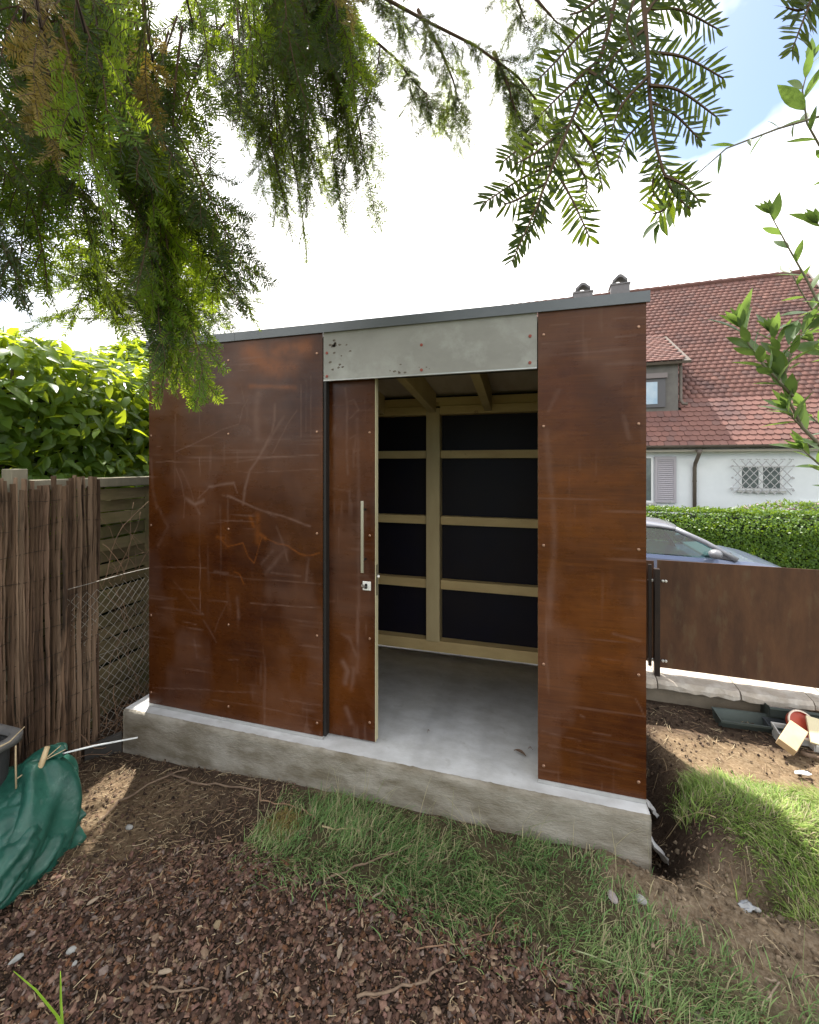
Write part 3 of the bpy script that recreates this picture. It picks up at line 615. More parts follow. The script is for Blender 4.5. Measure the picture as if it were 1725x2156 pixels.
b = MB(); b.box(-2.40, .10, 2.30, 2.335, 2.135, 2.185); b.build('door_track', M_dkmetal, shed)
b = MB(); b.box(-1.1485, -1.130, 2.216, 2.258, .0215, 2.119); b.build('edge_strip', M_dkmetal, shed)
# sliding door
MD = {'pale': [([(.27, 2.08), (.285, 1.95), (.28, 1.75), (.287, 1.57)], .012, .35), ([(.19, 1.8), (.2, 1.86)], .02, .35), ([(.29, 2.0), (.33, 2.01), (.36, 1.95), (.30, 1.90)], .008, .3), ([(.3, 1.78), (.34, 1.8), (.33, 1.7), (.36, 1.72)], .007, .35), ([(.05, 2.08), (.1, 2.12)], .006, .4), ([(.23, 1.25), (.228, 1.1)], .006, .3), ([(.05, 1.5), (.3, 1.47)], .004, .3), ([(.1, .93), (.16, .925)], .006, .35), ([(.13, .8), (.2, .81)], .014, .22), ([(.26, .45), (.29, .4), (.27, .33)], .035, .45), ([(.33, .42), (.31, .3)], .03, .3), ([(.28, .18), (.31, .1)], .03, .35), ([(.34, .5), (.3, .6), (.25, .62)], .02, .25), ([(.35, 1.9), (.36, 1.3), (.35, .4)], .02, .2)],
      'orange': [([(.1, 1.9), (.2, 1.6), (.15, 1.2)], .12, .12), ([(.15, .3), (.2, .12)], .1, .14), ([(.06, .35), (.3, .3)], .05, .1)]}
DOOR = cladding('door', -1.30, -.840, 2.262, .018, .012, 2.16, M_panel, MD, seed=300)
screws(DOOR, [(-.873, z) for z in (1.814, 1.212, .61, .12)], 2.2615)
b = MB(); b.box(-.8395, -.836, 2.262, 2.304, .012, 2.16); b.box(-1.29, -.8396, 2.281, 2.303, .013, 2.158); b.build('door_core', M_edge, DOOR)
b = MB(); b.box(-.907, -.889, 2.205, 2.213, 1.005, 1.418); b.build('handle', M_steel, DOOR, bevel=.0015)
for z in (1.075, 1.365):
    b = MB(); b.tube([(-.898, 2.2135, z), (-.898, 2.2615, z)], .006, 10); b.build('handle_stem', M_dkmetal, DOOR, smooth=True)
b = MB(); b.box(-.915, -.864, 2.2535, 2.2615, .892, .944); b.build('lock_plate', M_white, DOOR, bevel=.003)
b = MB(); b.lathe([(.0085, 0), (.0085, .012), (.007, .014)], (-.892, 2.2533, .912), 14, Matrix.Rotation(R(90), 4, 'X')); b.lathe([(.0085, -.006), (.0085, .006)], (-.892, 2.2533, .925), 12, Matrix.Rotation(R(90), 4, 'X')); b.build('lock_cylinder', M_dkmetal, DOOR, smooth=True)
b = MB(); b.box(-.8935, -.8905, 2.222, 2.2385, .917, .925); b.lathe([(.013, -.0015), (.013, .0015)], (-.897, 2.215, .928), 12, Matrix.Rotation(R(65), 4, 'Y')); b.build('key', mat('key_metal', (.30, .27, .24), rough=.35, metal=.8), DOOR)
b = MB(); b.box(-.8359, -.8350, 2.274, 2.292, .86, 1.04); b.build('latch_plate', M_dkmetal, DOOR)
b = MB(); b.lathe([(.004, 0), (.0085, .004), (.0085, .013), (.003, .017)], (-.8349, 2.283, .972), 12, Matrix.Rotation(R(90), 4, 'Y')); b.build('latch_hook', M_white, DOOR, smooth=True)
# ------------------------------------------------------------------ steel fence on a low stone wall
FA = R(-2.3)
def FP(u, v, z): return Vector((.953+u*math.cos(FA)-v*math.sin(FA), 3.75+u*math.sin(FA)+v*math.cos(FA), z))
def fbox(b, u0, u1, v0, v1, z0, z1):
    return b.add([FP(*p) for p in ((u0,v0,z0),(u1,v0,z0),(u1,v1,z0),(u0,v1,z0),(u0,v0,z1),(u1,v0,z1),(u1,v1,z1),(u0,v1,z1))], [(0,3,2,1),(4,5,6,7),(0,1,5,4),(1,2,6,5),(2,3,7,6),(3,0,4,7)])
M_rust = mat('rusted_steel', (.112, .052, .025), (.066, .031, .017), scale=7, stretch=(1, 1, .35), rough=.7, bump=.12, bscale=60, c3=(.125, .085, .048), s3=11, t3=(.56, .85), spec=.3, m3=True)
M_rustdk = mat('dark_steel_post', (.022, .015, .014), (.035, .022, .018), scale=9, rough=.5, spec=.4, metal=.3)
M_bolt = mat('zinc_bolt', (.75, .74, .70), rough=.35, metal=.6)
sf = thing('steel_fence', 'dark rusted steel panel fence standing on the pale low stone wall', 'fence', FP(1, 0, -.03))
b = MB(); fbox(b, .075, 4.2, -.003, .003, -.005, .858); b.build('fence_panel', M_rust, sf)
b = MB(); fbox(b, -3.9, .055, .012, .018, .03, .845); b.build('fence_panel', M_rust, sf)
for u in (.062, 1.9, -1.7):
    b = MB(); fbox(b, u-.022, u+.018, -.075, -.035, -.11, .80); b.build('fence_post', M_rustdk, sf, bevel=.003)
    b = MB(); fbox(b, u-.062, u-.038, -.06, -.045, .02, .83); b.build('fence_post', M_rustdk, sf, bevel=.002)
    for z in (.70, .065):
        b = MB(); fbox(b, u-.06, u+.07, -.034, -.026, z-.008, z+.008); br = b.build('clamp', M_rustdk, sf)
        for du in (-.052, -.03, .045, .066):
            k = MB(); c0 = FP(u+du, -.034, z); k.lathe([(.010, -.002), (.010, .006), (.006, .010)], c0, 10, Matrix.Rotation(R(90), 4, 'X')); k.build('bolt', M_bolt, br, smooth=False)
M_stone = mat('pale_cap_stone', (.50, .44, .37), (.38, .33, .27), scale=9, rough=.85, bump=.5, bscale=40, c3=(.60, .56, .50), s3=7, t3=(.5, .7), bdist=.008)
M_render = mat('old_wall_render', (.24, .20, .15), (.17, .14, .105), scale=5, rough=.95, bump=.5, bscale=30)
lw = thing('low_stone_wall', 'low garden wall capped with rough pale stone slabs below the rusted fence', 'wall', FP(1, -.05, -.35))
b = MB(); fbox(b, -4.2, 4.4, -.10, .16, -.75, -.125); b.build('wall_base', M_render, lw)
rr_ = random.Random(11); cuts = [-4.2, -3.55, -3.0, -2.3, -1.7, -1.15, -.5, .045, .585, 1.02, 1.13, 1.75, 2.4, 3.05, 3.7, 4.35]
for a_, c_ in zip(cuts[:-1], cuts[1:]):
    nu = max(3, int((c_-a_)/.045)); us = np.linspace(a_+.004, c_-.004, nu+1); P = []
    for i, u in enumerate(us):
        j = (rr_.random()-.5)*.011; e = .012 if i in (0, nu) else 0; zt = -.045+rr_.uniform(-.003, .003)
        P.append([FP(u, -.135+j+e, -.118), FP(u, -.160+j+e, -.105+rr_.uniform(-.008, .008)), FP(u, -.158+j*.6+e, -.075+rr_.uniform(-.008, .008)), FP(u, -.135+j*.3+e, zt-.004), FP(u, .0, zt+.002), FP(u, .19, zt), FP(u, .19, -.118)])
    vs_ = [v for r0 in P for v in r0]; m_ = 7
    fs = [(i*m_+k, i*m_+(k+1) % m_, (i+1)*m_+(k+1) % m_, (i+1)*m_+k) for i in range(nu) for k in range(m_)]+[tuple(range(m_-1, -1, -1)), tuple(nu*m_+k for k in range(m_))]
    b = MB(); b.add(vs_, fs); b.build('cap_stone', M_stone, lw)
# ------------------------------------------------------------------ bark screen, woven fence and wire netting on the left boundary
XB = -2.76
bark = thing('bark_screen', 'brown screen of upright bark strips wired side by side', 'fence', (XB, 1.6, -.27))
def barkmat(name, a, b_):
    return mat(name, a, b_, scale=9, stretch=(1, 1, .13), rough=.95, bump=1.0, bscale=22, c3=(.035, .024, .018), s3=16, t3=(.54, .66), objrand=.4, m3=True, spec=.15, bdist=.014)
M_bark = [barkmat('bark_brown', (.185, .12, .082), (.10, .062, .042)), barkmat('bark_red', (.15, .095, .06), (.082, .051, .034)), barkmat('bark_pale', (.235, .16, .108), (.13, .085, .056))]
y = 2.105; k = 0; rb = random.Random(3)
while y > .75:
    wd_ = rb.uniform(.011, .026); y0, y1 = y-wd_, y; y -= wd_*rb.uniform(.74, .95)
    n = 26; zt = 1.52+rb.uniform(-.05, .04)+(.025 if k < 2 else 0); zb = -.29-.02*rb.random(); xo = XB+rb.uniform(-.016, .016); vs_ = []; ph = rb.random()*50
    for i in range(n+1):
        z = zb+(zt-zb)*i/n; wob = (vn(z*3+ph, ph, 1)-.5)*.012; ea = (vn(z*14+ph, ph, 2)-.5)*.011; eb = (vn(z*14+ph, ph, 3)-.5)*.011; th_ = .010+.010*vn(z*9+ph, ph, 4)
        for yy, xx in ((y0+ea, 0), (y0+wd_*.28+wob*.4, th_), (y0+wd_*.55, th_*1.25*(.7+.6*vn(z*20, ph, 6))), (y0+wd_*.8+wob*.4, th_*.9), (y1+eb, 0), ((y0+y1)/2, -.008)): vs_.append((xo+xx+wob*.5, yy+wob, z))
    m_ = 6; b = MB(); b.add(vs_, [(i*m_+q, i*m_+(q+1) % m_, (i+1)*m_+(q+1) % m_, (i+1)*m_+q) for i in range(n) for q in range(m_)]+[tuple(range(m_-1, -1, -1)), tuple(n*m_+q for q in range(m_))])
    b.build('bark_strip', rb.choice(M_bark), bark); k += 1
M_wire = mat('dark_wire', (.03, .025, .02), rough=.6, metal=.5)
for i in range(11):
    z = 1.42-i*.155; b = MB(); b.tube([(XB+.021+.008*math.sin(t*1.7+i), .75+t*.085, z+.012*math.sin(t*.9+i*2)) for t in range(17)], .0016, 4); b.build('binding_wire', M_wire, bark)
M_old = mat('weathered_slat', (.21, .17, .085), (.15, .115, .065), scale=5, stretch=(1, .3, 3), rough=.9, bump=.3, bscale=30, c3=(.11, .115, .04), s3=2.5, t3=(.5, .7), objrand=.2)
M_old2 = mat('weathered_post', (.30, .27, .20), (.20, .18, .13), scale=7, stretch=(1, 1, .3), rough=.9, bump=.3, bscale=30)
wf = thing('woven_fence', 'weathered wooden fence of horizontal woven slats behind the wire netting', 'fence', (-2.98, 2.4, -.25))
for i in range(18):
    z = -.22+i*.0935; b = MB(); n = 48; vs_ = []
    for j in range(n+1):
        yy = .2+j*.1; xx = -2.985+.016*math.sin((yy/.45)*math.pi+(i % 2)*math.pi); dz = .006*math.sin(yy*3+i*1.7)+rb.uniform(-.001, .001)
        vs_ += [(xx-.004, yy, z+dz), (xx+.004, yy, z+dz), (xx+.004, yy, z+dz+.083), (xx-.004, yy, z+dz+.083)]
    b.add(vs_, [(j*4+q, j*4+(q+1) % 4, (j+1)*4+(q+1) % 4, (j+1)*4+q) for j in range(n) for q in range(4)]+[(3, 2, 1, 0), (n*4, n*4+1, n*4+2, n*4+3)]); b.build('slat', M_old, wf)
for i in range(11):
    b = MB(); yy = .43+i*.45; b.box(-2.994, -2.976, yy-.018, yy+.018, -.25, 1.455); b.build('batten', M_old, wf)
b = MB(); b.box(-3.02, -2.945, 1.84, 4.9, 1.462, 1.53); b.build('top_rail', M_old2, wf, bevel=.006)
b = MB(); b.box(-3.02, -2.945, .1, 1.70, 1.44, 1.505); b.build('top_rail', M_old2, wf, bevel=.006)
b = MB(); b.box(-3.03, -2.94, 1.73, 1.815, -.4, 1.60); b.build('fence_post', M_old2, wf, bevel=.005)
M_galv = mat('galvanised_wire', (.50, .48, .43), (.34, .31, .26), scale=20, rough=.45, metal=.6)
cl = thing('wire_netting', 'sagging diamond mesh wire netting between the bark screen and the shed', 'fence', (-2.74, 2.8, -.27))
b = MB(); Y0, Y1, Z0, Z1 = 1.9, 4.1, -.30, .85
def netp(yy, z): 
    return (-2.735+.03*math.sin(yy*2.2+z*3)+.012*math.sin(yy*9), yy, z+(-.03*(yy-2.05))*((z-Z0)/(Z1-Z0))+.012*math.sin(yy*7+z*5))
for d in (1, -1):
    c0 = -3.0
    while c0 < 8:
        pts = []
        for t in np.linspace(0, 1, 40):
            yy = Y0+(Y1-Y0)*t; z = (c0+d*yy*1.15)
            if Z0 <= z <= Z1: pts.append(netp(yy, z))
        if len(pts) > 1: b.tube(pts, .0016, 4, False)
        c0 += .068
b.build('wire_mesh', M_galv, cl, kind='stuff')
for z, r0 in ((.858, .0026), (.36, .0018)):
    b = MB(); b.tube([netp(Y0+(Y1-Y0)*t/20, z) for t in range(21)], r0, 5); b.build('tension_wire', M_galv, cl)
M_twig = mat('dry_twig', (.20, .115, .07), (.30, .19, .12), scale=30, rough=.85, objrand=.2)
tw = thing('dead_climber', 'dry leafless brown stems of a dead climber tangled in front of the woven fence', 'climber', (-2.8, 2.3, -.27))
rt = random.Random(17)
for k in range(46):
    y0 = rt.uniform(2.12, 2.9); base = rt.choice([-.25, -.25, .1, .5, .8]); ht = rt.uniform(.3, 1.55) if base < 0 else rt.uniform(.2, .7); p = Vector((-2.80+rt.uniform(-.05, .03), y0, base)); d = Vector((rt.uniform(-.1, .1), rt.uniform(-.5, .5), 1)); pts = [p.copy()]
    for i in range(8):
        d += Vector((rt.gauss(0, .08), rt.gauss(0, .22), rt.gauss(0, .12))); d.normalize(); p = p+d*ht/8; p.x = min(max(p.x, -2.93), -2.765); p.z = min(p.z, 1.5); pts.append(p.copy())
    b = MB(); r0 = rt.uniform(.0016, .0035); b.tube(pts, [r0*(1-.07*i) for i in range(9)], 5)
    b.build('stem', M_twig, tw, smooth=True)
b = MB()   # tangle of roots at the foot
for k in range(70):
    p = Vector((-2.72+rt.uniform(-.08, .12), rt.uniform(2.05, 2.6), -.26+rt.uniform(0, .12))); d = Vector((rt.gauss(0, 1), rt.gauss(0, 1), rt.gauss(0, .5))).normalized(); pts = [p.copy()]
    for i in range(7):
        d = (d+Vector((rt.gauss(0, .35), rt.gauss(0, .35), rt.gauss(0, .25)))).normalized(); p = p+d*.045; p.z = max(p.z, -.27); p.x = min(p.x, -2.59); pts.append(p.copy())
    b.tube(pts, .0022, 4)
b.build('root_tangle', M_twig, tw, kind='stuff')
ep = MB(); ep.add([(-2.72, 1.99, -.30), (-2.575, 2.125, -.30), (-2.60, 2.15, -.30), (-2.745, 2.015, -.30), (-2.72, 1.99, -.20), (-2.575, 2.125, -.155), (-2.60, 2.15, -.155), (-2.745, 2.015, -.20)], [(0,3,2,1),(4,5,6,7),(0,1,5,4),(1,2,6,5),(2,3,7,6),(3,0,4,7)])
ep.build('edging_board', mat('dark_edging', (.045, .042, .038), (.06, .055, .05), scale=9, rough=.9), None, (-2.65, 2.07, -.27), bevel=.003, label='dark grey edging board wedged against the left end of the slab', cat='board')
# ------------------------------------------------------------------ house across the street
HD = R(-2.8); HO = Vector((3.5, 13.75, -.75)); HM = Matrix.Translation(HO) @ Matrix.Rotation(HD, 4, 'Z')
house = thing('white_house', 'white rendered house with a steep red tiled roof behind the hedge', 'house', HO); house.rotation_euler = (0, 0, HD)
ORG['white_house'] = Vector((0, 0, 0))          # its parts are modelled in the house's own frame
M_wall = mat('white_render', (.76, .78, .80), (.72, .74, .76), scale=3, rough=.9, bump=.15, bscale=120)
M_brown = mat('brown_metal', (.13, .105, .085), (.10, .08, .065), scale=6, rough=.5, spec=.4)
M_dorm = mat('dormer_cladding', (.15, .14, .125), (.12, .11, .10), scale=5, rough=.7)
M_shut = mat('mauve_grey_shutter', (.40, .37, .40), rough=.6)
M_frame = mat('white_frame', (.78, .78, .78), rough=.5)
M_pane = mat('dark_pane', (.10, .12, .13), (.16, .19, .19), scale=4, rough=.05, spec=1.0)
M_sill = mat('stone_sill', (.5, .49, .47), rough=.8)
M_iron = mat('grey_iron', (.42, .41, .42), rough=.6)
XL, XR, ZE, RUN, RISE = -7.5, 6.35, 3.30, 5.35, 6.25
SL = math.hypot(RUN, RISE); ca, sa = RUN/SL, RISE/SL
def roofp(x, s, h=0): return Vector((x, -.35+s*ca-h*sa, ZE-.42+s*sa+h*ca))        # s up the slope, h off it
b = MB(); b.box(XL+.25, XR-.3, .0, .35, -.2, ZE-.02); b.build('wall', M_wall, house)
b = MB(); b.prism([(.352, -.2), (10.0, -.2), (10.0, ZE), (5.0, 8.95), (.352, ZE)], lambda u, v, t: (XR-.65+.35*t, u, v)); b.build('wall', M_wall, house)
b = MB(); b.prism([(.352, -.2), (10.0, -.2), (10.0, ZE), (5.0, 8.95), (.352, ZE)], lambda u, v, t: (XL+.25+.35*t, u, v)); b.build('wall', M_wall, house)
SLT = SL+.55
b = MB(); b.add([roofp(XL, .1, -.06), roofp(XR, .1, -.06), roofp(XR, SLT, -.06), roofp(XL, SLT, -.06), roofp(XL, .1, -.10), roofp(XR, .1, -.10), roofp(XR, SLT, -.10), roofp(XL, SLT, -.10)], [(0,1,2,3),(7,6,5,4),(0,4,5,1),(1,5,6,2),(2,6,7,3),(3,7,4,0)]); b.build('roof', M_brown, house)
tp_ = roofp(0, SLT, -.06)
b = MB(); b.add([(XL, tp_.y, tp_.z), (XR, tp_.y, tp_.z), (XR, tp_.y+5.6, ZE-.3), (XL, tp_.y+5.6, ZE-.3)], [(0, 1, 2, 3)]); b.build('roof', M_brown, house)
b = MB(); b.box(XL+.2, XR-.25, -.30, -.001, ZE-.56, ZE-.50); b.build('eaves_board', mat('eaves_board', (.42, .38, .32), rough=.8), house)
TW, TP = .192, .2
def tilemat(name, src):
    m = bpy.data.materials.new(name); m.use_nodes = True; t = m.node_tree; nd = t.nodes; b_ = nd['Principled BSDF']; b_.inputs['Roughness'].default_value = .8; b_.inputs['Specular IOR Level'].default_value = .3
    if src == 'obj': f = nd.new('ShaderNodeObjectInfo').outputs['Random']
    else:
        a = nd.new('ShaderNodeAttribute'); a.attribute_name = 'Col'; f = a.outputs['Fac']
    r0 = nd.new('ShaderNodeValToRGB'); cr = r0.color_ramp; cr.elements[0].color = (.165, .082, .068, 1); cr.elements[1].color = (.25, .125, .10, 1)
    for p, c in ((.3, (.20, .098, .08, 1)), (.6, (.185, .09, .075, 1)), (.92, (.15, .085, .075, 1))):
        e = cr.elements.new(p); e.color = c
    t.links.new(f, r0.inputs[0]); g_ = nd.new('ShaderNodeNewGeometry'); n_ = nd.new('ShaderNodeTexNoise'); n_.inputs['Scale'].default_value = .8; n_.inputs['Detail'].default_value = 7; t.links.new(g_.outputs['Position'], n_.inputs[0])
    mr = nd.new('ShaderNodeMapRange'); mr.inputs[1].default_value = .54; mr.inputs[2].default_value = .72; mr.inputs[4].default_value = .65; t.links.new(n_.outputs['Fac'], mr.inputs[0])
    x = nd.new('ShaderNodeMix'); x.data_type = 'RGBA'; x.inputs[7].default_value = (.085, .05, .05, 1); t.links.new(mr.outputs[0], x.inputs[0]); t.links.new(r0.outputs[0], x.inputs[6]); t.links.new(x.outputs[2], b_.inputs['Base Color'])
    return m
M_tile, M_tiles = tilemat('clay_tile', 'obj'), tilemat('clay_tiles', 'attr')
outline = [(-TW/2, .31), (-TW/2, .055), (-TW*.42, .025), (-TW*.25, .006), (0, 0), (TW*.25, .006), (TW*.42, .025), (TW/2, .055), (TW/2, .31)]
def tile_vf():
    vs_ = []
    for u, v in outline: vs_.append((u*.97, v, .040-.11*v))
    for u, v in outline: vs_.append((u*.97, v, .018-.11*v))
    n = 9; return np.array(vs_), [tuple(range(n-1, -1, -1))]+[(i, i+1, n+i+1, n+i) for i in range(n-1)]
TV, TF = tile_vf()
tb = MB(); tb.add([tuple(v) for v in TV], TF); ME_TILE = tb.mesh('roof_tile', M_tile)
RB = Matrix(((1, 0, 0), (0, ca, -sa), (0, sa, ca)))          # tile frame: u along the eave, v up the slope, w off the slope
rows_ = int(SLT/TP); cand = []
for r0 in range(rows_):
    for c_ in range(int((XR-XL)/TW)):
        x = XL+.1+c_*TW+(TW/2 if r0 % 2 else 0)
        if x > XR-.05: continue
        cand.append((r0, x))
hid = lambda r0, x: x < -.05 or (x < 1.05 and 1.3 < (r0*TP) < 4.9)
front = sorted([c for c in cand if not hid(*c)], key=lambda c: (c[0] > 14, random.random() if c[0] > 14 else c[0]))
single = front[:300]; sset = set(single)
for r0, x in single:
    p = roofp(x+random.uniform(-.004, .004), r0*TP, random.uniform(-.003, .004)); inst('roof_tile', ME_TILE, house, Matrix.Translation(p) @ RB.to_4x4() @ Matrix.Rotation(random.gauss(0, .012), 4, 'Z'))
def tilefield(name, lst, fr, RBm, parent):
    V_ = []; F_ = [[], []]; C_ = []; rbn = np.array(RBm)
    for i, (r0, x) in enumerate(lst):
        a = random.gauss(0, .012); ca_, sa_ = math.cos(a), math.sin(a); v = TV.copy(); v[:, :2] = v[:, :2] @ np.array([[ca_, sa_], [-sa_, ca_]])
        V_.append(v @ rbn.T+np.array(fr(x+random.uniform(-.004, .004), r0*TP, random.uniform(-.003, .004)))); C_.append(np.full((18, 3), random.random()))
    n = len(lst); bse = (np.arange(n)*18)[:, None]
    f9 = bse+np.arange(8, -1, -1)[None]; f4 = np.concatenate([bse+np.array([[i, i+1, 10+i, 9+i]]) for i in range(8)])
    return link(name, raw_mesh(name, np.concatenate(V_), [f9, f4], M_tiles, False, np.concatenate(C_)), parent, kind='stuff')
tilefield('roof_tiles', [c for c in cand if c not in sset and not (c[1] < 1.0 and 1.3 < c[0]*TP < 4.6)], roofp, RB, house)
b = MB(); top = roofp(0, SLT+.02, .03)
for i in range(int((XR-XL)/.36)):
    x = XL+i*.36; b.tube([(x, top.y, top.z-.03), (x+.37, top.y, top.z-.02)], [.10, .115], 8)
b.build('ridge_tiles', M_tiles, house, kind='stuff')
vb = MB()
vb.prism([(0, -.12), (SLT, -.12), (SLT, .05), (0, .05)], lambda s_, h_, t: roofp(XR+.005+.03*t, s_, h_)); vb.build('verge_board', mat('verge_board', (.42, .40, .37), rough=.8), house)
# gutter and downpipe
b = MB(); g0 = roofp(0, -.02); n = 8; prof = [(.075*math.cos(a), .075*math.sin(a)) for a in np.linspace(math.pi, 2*math.pi, n)]
vs_ = [(x, g0.y-.05+u*(1 if k == 0 else .9), g0.z+.055+v*(1 if k == 0 else .9)) for k in (0, 1) for x in (XL, XR) for u, v in prof]
fs = [(i, i+1, n+i+1, n+i) for i in range(n-1)]+[(2*n+i+1, 2*n+i, 3*n+i, 3*n+i+1) for i in range(n-1)]+[(0, n, 3*n, 2*n), (n-1, 3*n-1, 4*n-1, 2*n-1)]
b.add(vs_, fs); b.build('gutter', M_brown, house)
b = MB(); b.tube([(1.21, g0.y-.05, g0.z-.07), (1.21, g0.y-.05, ZE-.62), (1.20, -.12, ZE-.90), (1.20, -.07, ZE-1.02), (1.20, -.07, .0)], [.085, .05, .05, .05, .05], 10); dp = b.build('downpipe', M_brown, house, smooth=True)
for z in (1.9, .9):
    b = MB(); b.lathe([(.056, -.015), (.056, .015)], (1.20, -.07, z), 12); b.build('pipe_clip', M_brown, dp)
# windows
def window(x0, x1, z0, z1, mull=1, depth=.0, fr=.055, name='window'):
    wv = MB(); wv.box(x0, x1, -.02, .06, z0, z0+fr); wv.box(x0, x1, -.02, .06, z1-fr, z1); wv.box(x0, x0+fr, -.02, .06, z0+fr, z1-fr); wv.box(x1-fr, x1, -.02, .06, z0+fr, z1-fr)
    for k in range(mull):
        xm = x0+(x1-x0)*(k+1)/(mull+1); wv.box(xm-.05, xm+.05, -.024, .056, z0+fr, z1-fr)
    wo = wv.build(name, M_frame, house)
    for k in range(mull+1):
        xa = x0+(x1-x0)*k/(mull+1); xb = x0+(x1-x0)*(k+1)/(mull+1); p = MB(); p.box(xa+.05, xb-.05, -.012, .0, z0+.05, z1-.05); p.build('pane', M_pane, wo)
    p = MB(); p.box(x0-.06, x1+.06, -.07, -.0205, z0-.06, z0-.002); p.build('sill', M_sill, wo)
    return wo
w1 = window(2.29, 3.27, 1.66, 2.36, 1); window(-.95, .165, 1.25, 2.62, 1); window(-3.6, -2.6, 1.25, 2.62, 1); window(3.65, 4.6, .75, 1.42, 1)
gr_ = MB()
for k in range(8):
    for d in (1, -1):
        pts = []; 
        for t in np.linspace(0, 1, 14):
            z = 1.56+.92*t; x = 2.12+k*.185+d*(z-2.02)*.82
            if 2.10 <= x <= 3.45: pts.append((x, -.12, z))
        if len(pts) > 1: gr_.tube(pts, .011, 5)
for z in (1.72, 2.33): gr_.box(2.08, 3.47, -.128, -.112, z-.008, z+.008)
for k in range(8):
    gr_.tube([(2.12+k*.185-.05, -.12, 2.50), (2.12+k*.185-.03, -.12, 2.53), (2.12+k*.185, -.12, 2.50), (2.12+k*.185+.03, -.12, 2.53), (2.12+k*.185+.05, -.12, 2.50)], .010, 5)
for k in range(3):
    for x in (2.09, 3.46): gr_.lathe([(.03, -.006), (.03, .006)], (x, -.12, 1.68+k*.33), 10, Matrix.Rotation(R(90), 4, 'X'))
for x in (2.09, 3.46):
    for z in (1.72, 2.33): gr_.box(x-.01, x+.01, -.12, -.021, z-.01, z+.01)
gr_.build('window_grille', M_iron, w1, kind='stuff')
sh_ = MB(); x0, x1, z0, z1 = .20, .745, 1.26, 2.61
for a_ in ((x0, x0+.06, z0, z1), (x1-.06, x1, z0, z1), (x0+.06, x1-.06, z0, z0+.09), (x0+.06, x1-.06, z1-.09, z1)): sh_.box(a_[0], a_[1], -.075, -.035, a_[2], a_[3])
so_ = sh_.build('shutter', M_shut, house)
for k in range(20):
    z = z0+.105+k*.0585; q = MB(); q.add([(x0+.06, -.07, z), (x1-.06, -.07, z), (x1-.06, -.045, z+.05), (x0+.06, -.045, z+.05), (x0+.06, -.066, z-.006), (x1-.06, -.066, z-.006), (x1-.06, -.040, z+.044), (x0+.06, -.040, z+.044)], [(0,1,2,3),(7,6,5,4),(0,4,5,1),(1,5,6,2),(2,6,7,3),(3,7,4,0)]); q.build('slat', M_shut, so_)
b = MB(); b.box(x0, x1, -.033, -.002, z0+.02, z0+.06); b.box(x0, x1, -.033, -.002, z1-.06, z1-.02); b.build('shutter_back', M_shut, so_, kind='stuff')
# dormer
dm = MB(); dm.box(-2.0, .97, .62, 3.4, 4.02, 5.50); dm = dm.build('dormer', M_dorm, house)
b = MB(); b.box(-.6, .62, .56, .6195, 4.14, 5.02); b.build('window', mat('dark_frame', (.10, .095, .10), rough=.5), dm)
b = MB(); b.box(-.5, .40, .545, .5595, 4.24, 4.92); b.build('pane', mat('bright_pane', (.30, .40, .50), (.55, .6, .62), scale=1.5, rough=.04, spec=1.0), dm)
b = MB(); b.box(-.65, .66, .50, .6195, 5.03, 5.18); b.build('shutter_box', mat('shutter_box', (.20, .17, .165), rough=.6), dm)
b = MB(); b.tube([(1.03, .62, 5.5), (1.05, .66, 5.3), (1.05, .66, 4.35), (1.09, .60, 4.22), (1.2, .55, 4.20)], .045, 8); b.build('drainpipe', M_brown, dm, smooth=True)
dr, dz = 2.95, 1.62; DL = math.hypot(dr, dz); dc, ds = dr/DL, dz/DL
def dorp(x, s, h=0): return Vector((x, .38+s*dc-h*ds, 5.50+s*ds+h*dc))
b = MB(); b.add([dorp(-2.2, .02, -.02), dorp(1.26, .02, -.02), dorp(1.26, DL, -.02), dorp(-2.2, DL, -.02), dorp(-2.2, .02, -.10), dorp(1.26, .02, -.10), dorp(1.26, DL, -.10), dorp(-2.2, DL, -.10)], [(0,1,2,3),(7,6,5,4),(0,4,5,1),(1,5,6,2),(2,6,7,3),(3,7,4,0)]); b.build('dormer_roof', M_brown, dm)
tilefield('dormer_tiles', [(r0, -2.1+c_*TW+(TW/2 if r0 % 2 else 0)) for r0 in range(int(DL/TP)) for c_ in range(17)], dorp, Matrix(((1, 0, 0), (0, dc, -ds), (0, ds, dc))), dm)
# chimneys with curved hoods on the ridge
M_chim = mat('chimney_zinc', (.19, .18, .185), (.15, .145, .15), scale=4, rough=.7)
for x0, x1, zb, zt, yy in ((-1.74, -1.0, 9.0, 9.72, 5.3), (-.30, .40, 9.0, 9.87, 5.3)):
    c = MB(); c.box(x0, x1, yy-.3, yy+.35, zb, zt-.06); c.box(x0-.03, x1+.03, yy-.33, yy+.38, zt-.06, zt); c = c.build('chimney', M_chim, house)
    cap = MB(); xm, hw = (x0+x1)/2, (x1-x0)*.40; pr = []
    for t in np.linspace(-1, 1, 15): pr.append((xm+hw*t, zt+.16+.12*math.cos(t*math.pi*.8)))
    pr2 = [(u, v+.11) for u, v in pr][::-1]
    cap.prism(pr+pr2, lambda u, v, t: (u, yy-.25+.55*t, v))
    for sx_ in (-1, 1): cap.box(xm+sx_*hw*.88-.02, xm+sx_*hw*.88+.02, yy-.2, yy+.25, zt, zt+.10)
    cap.build('chimney_hood', M_chim, c)
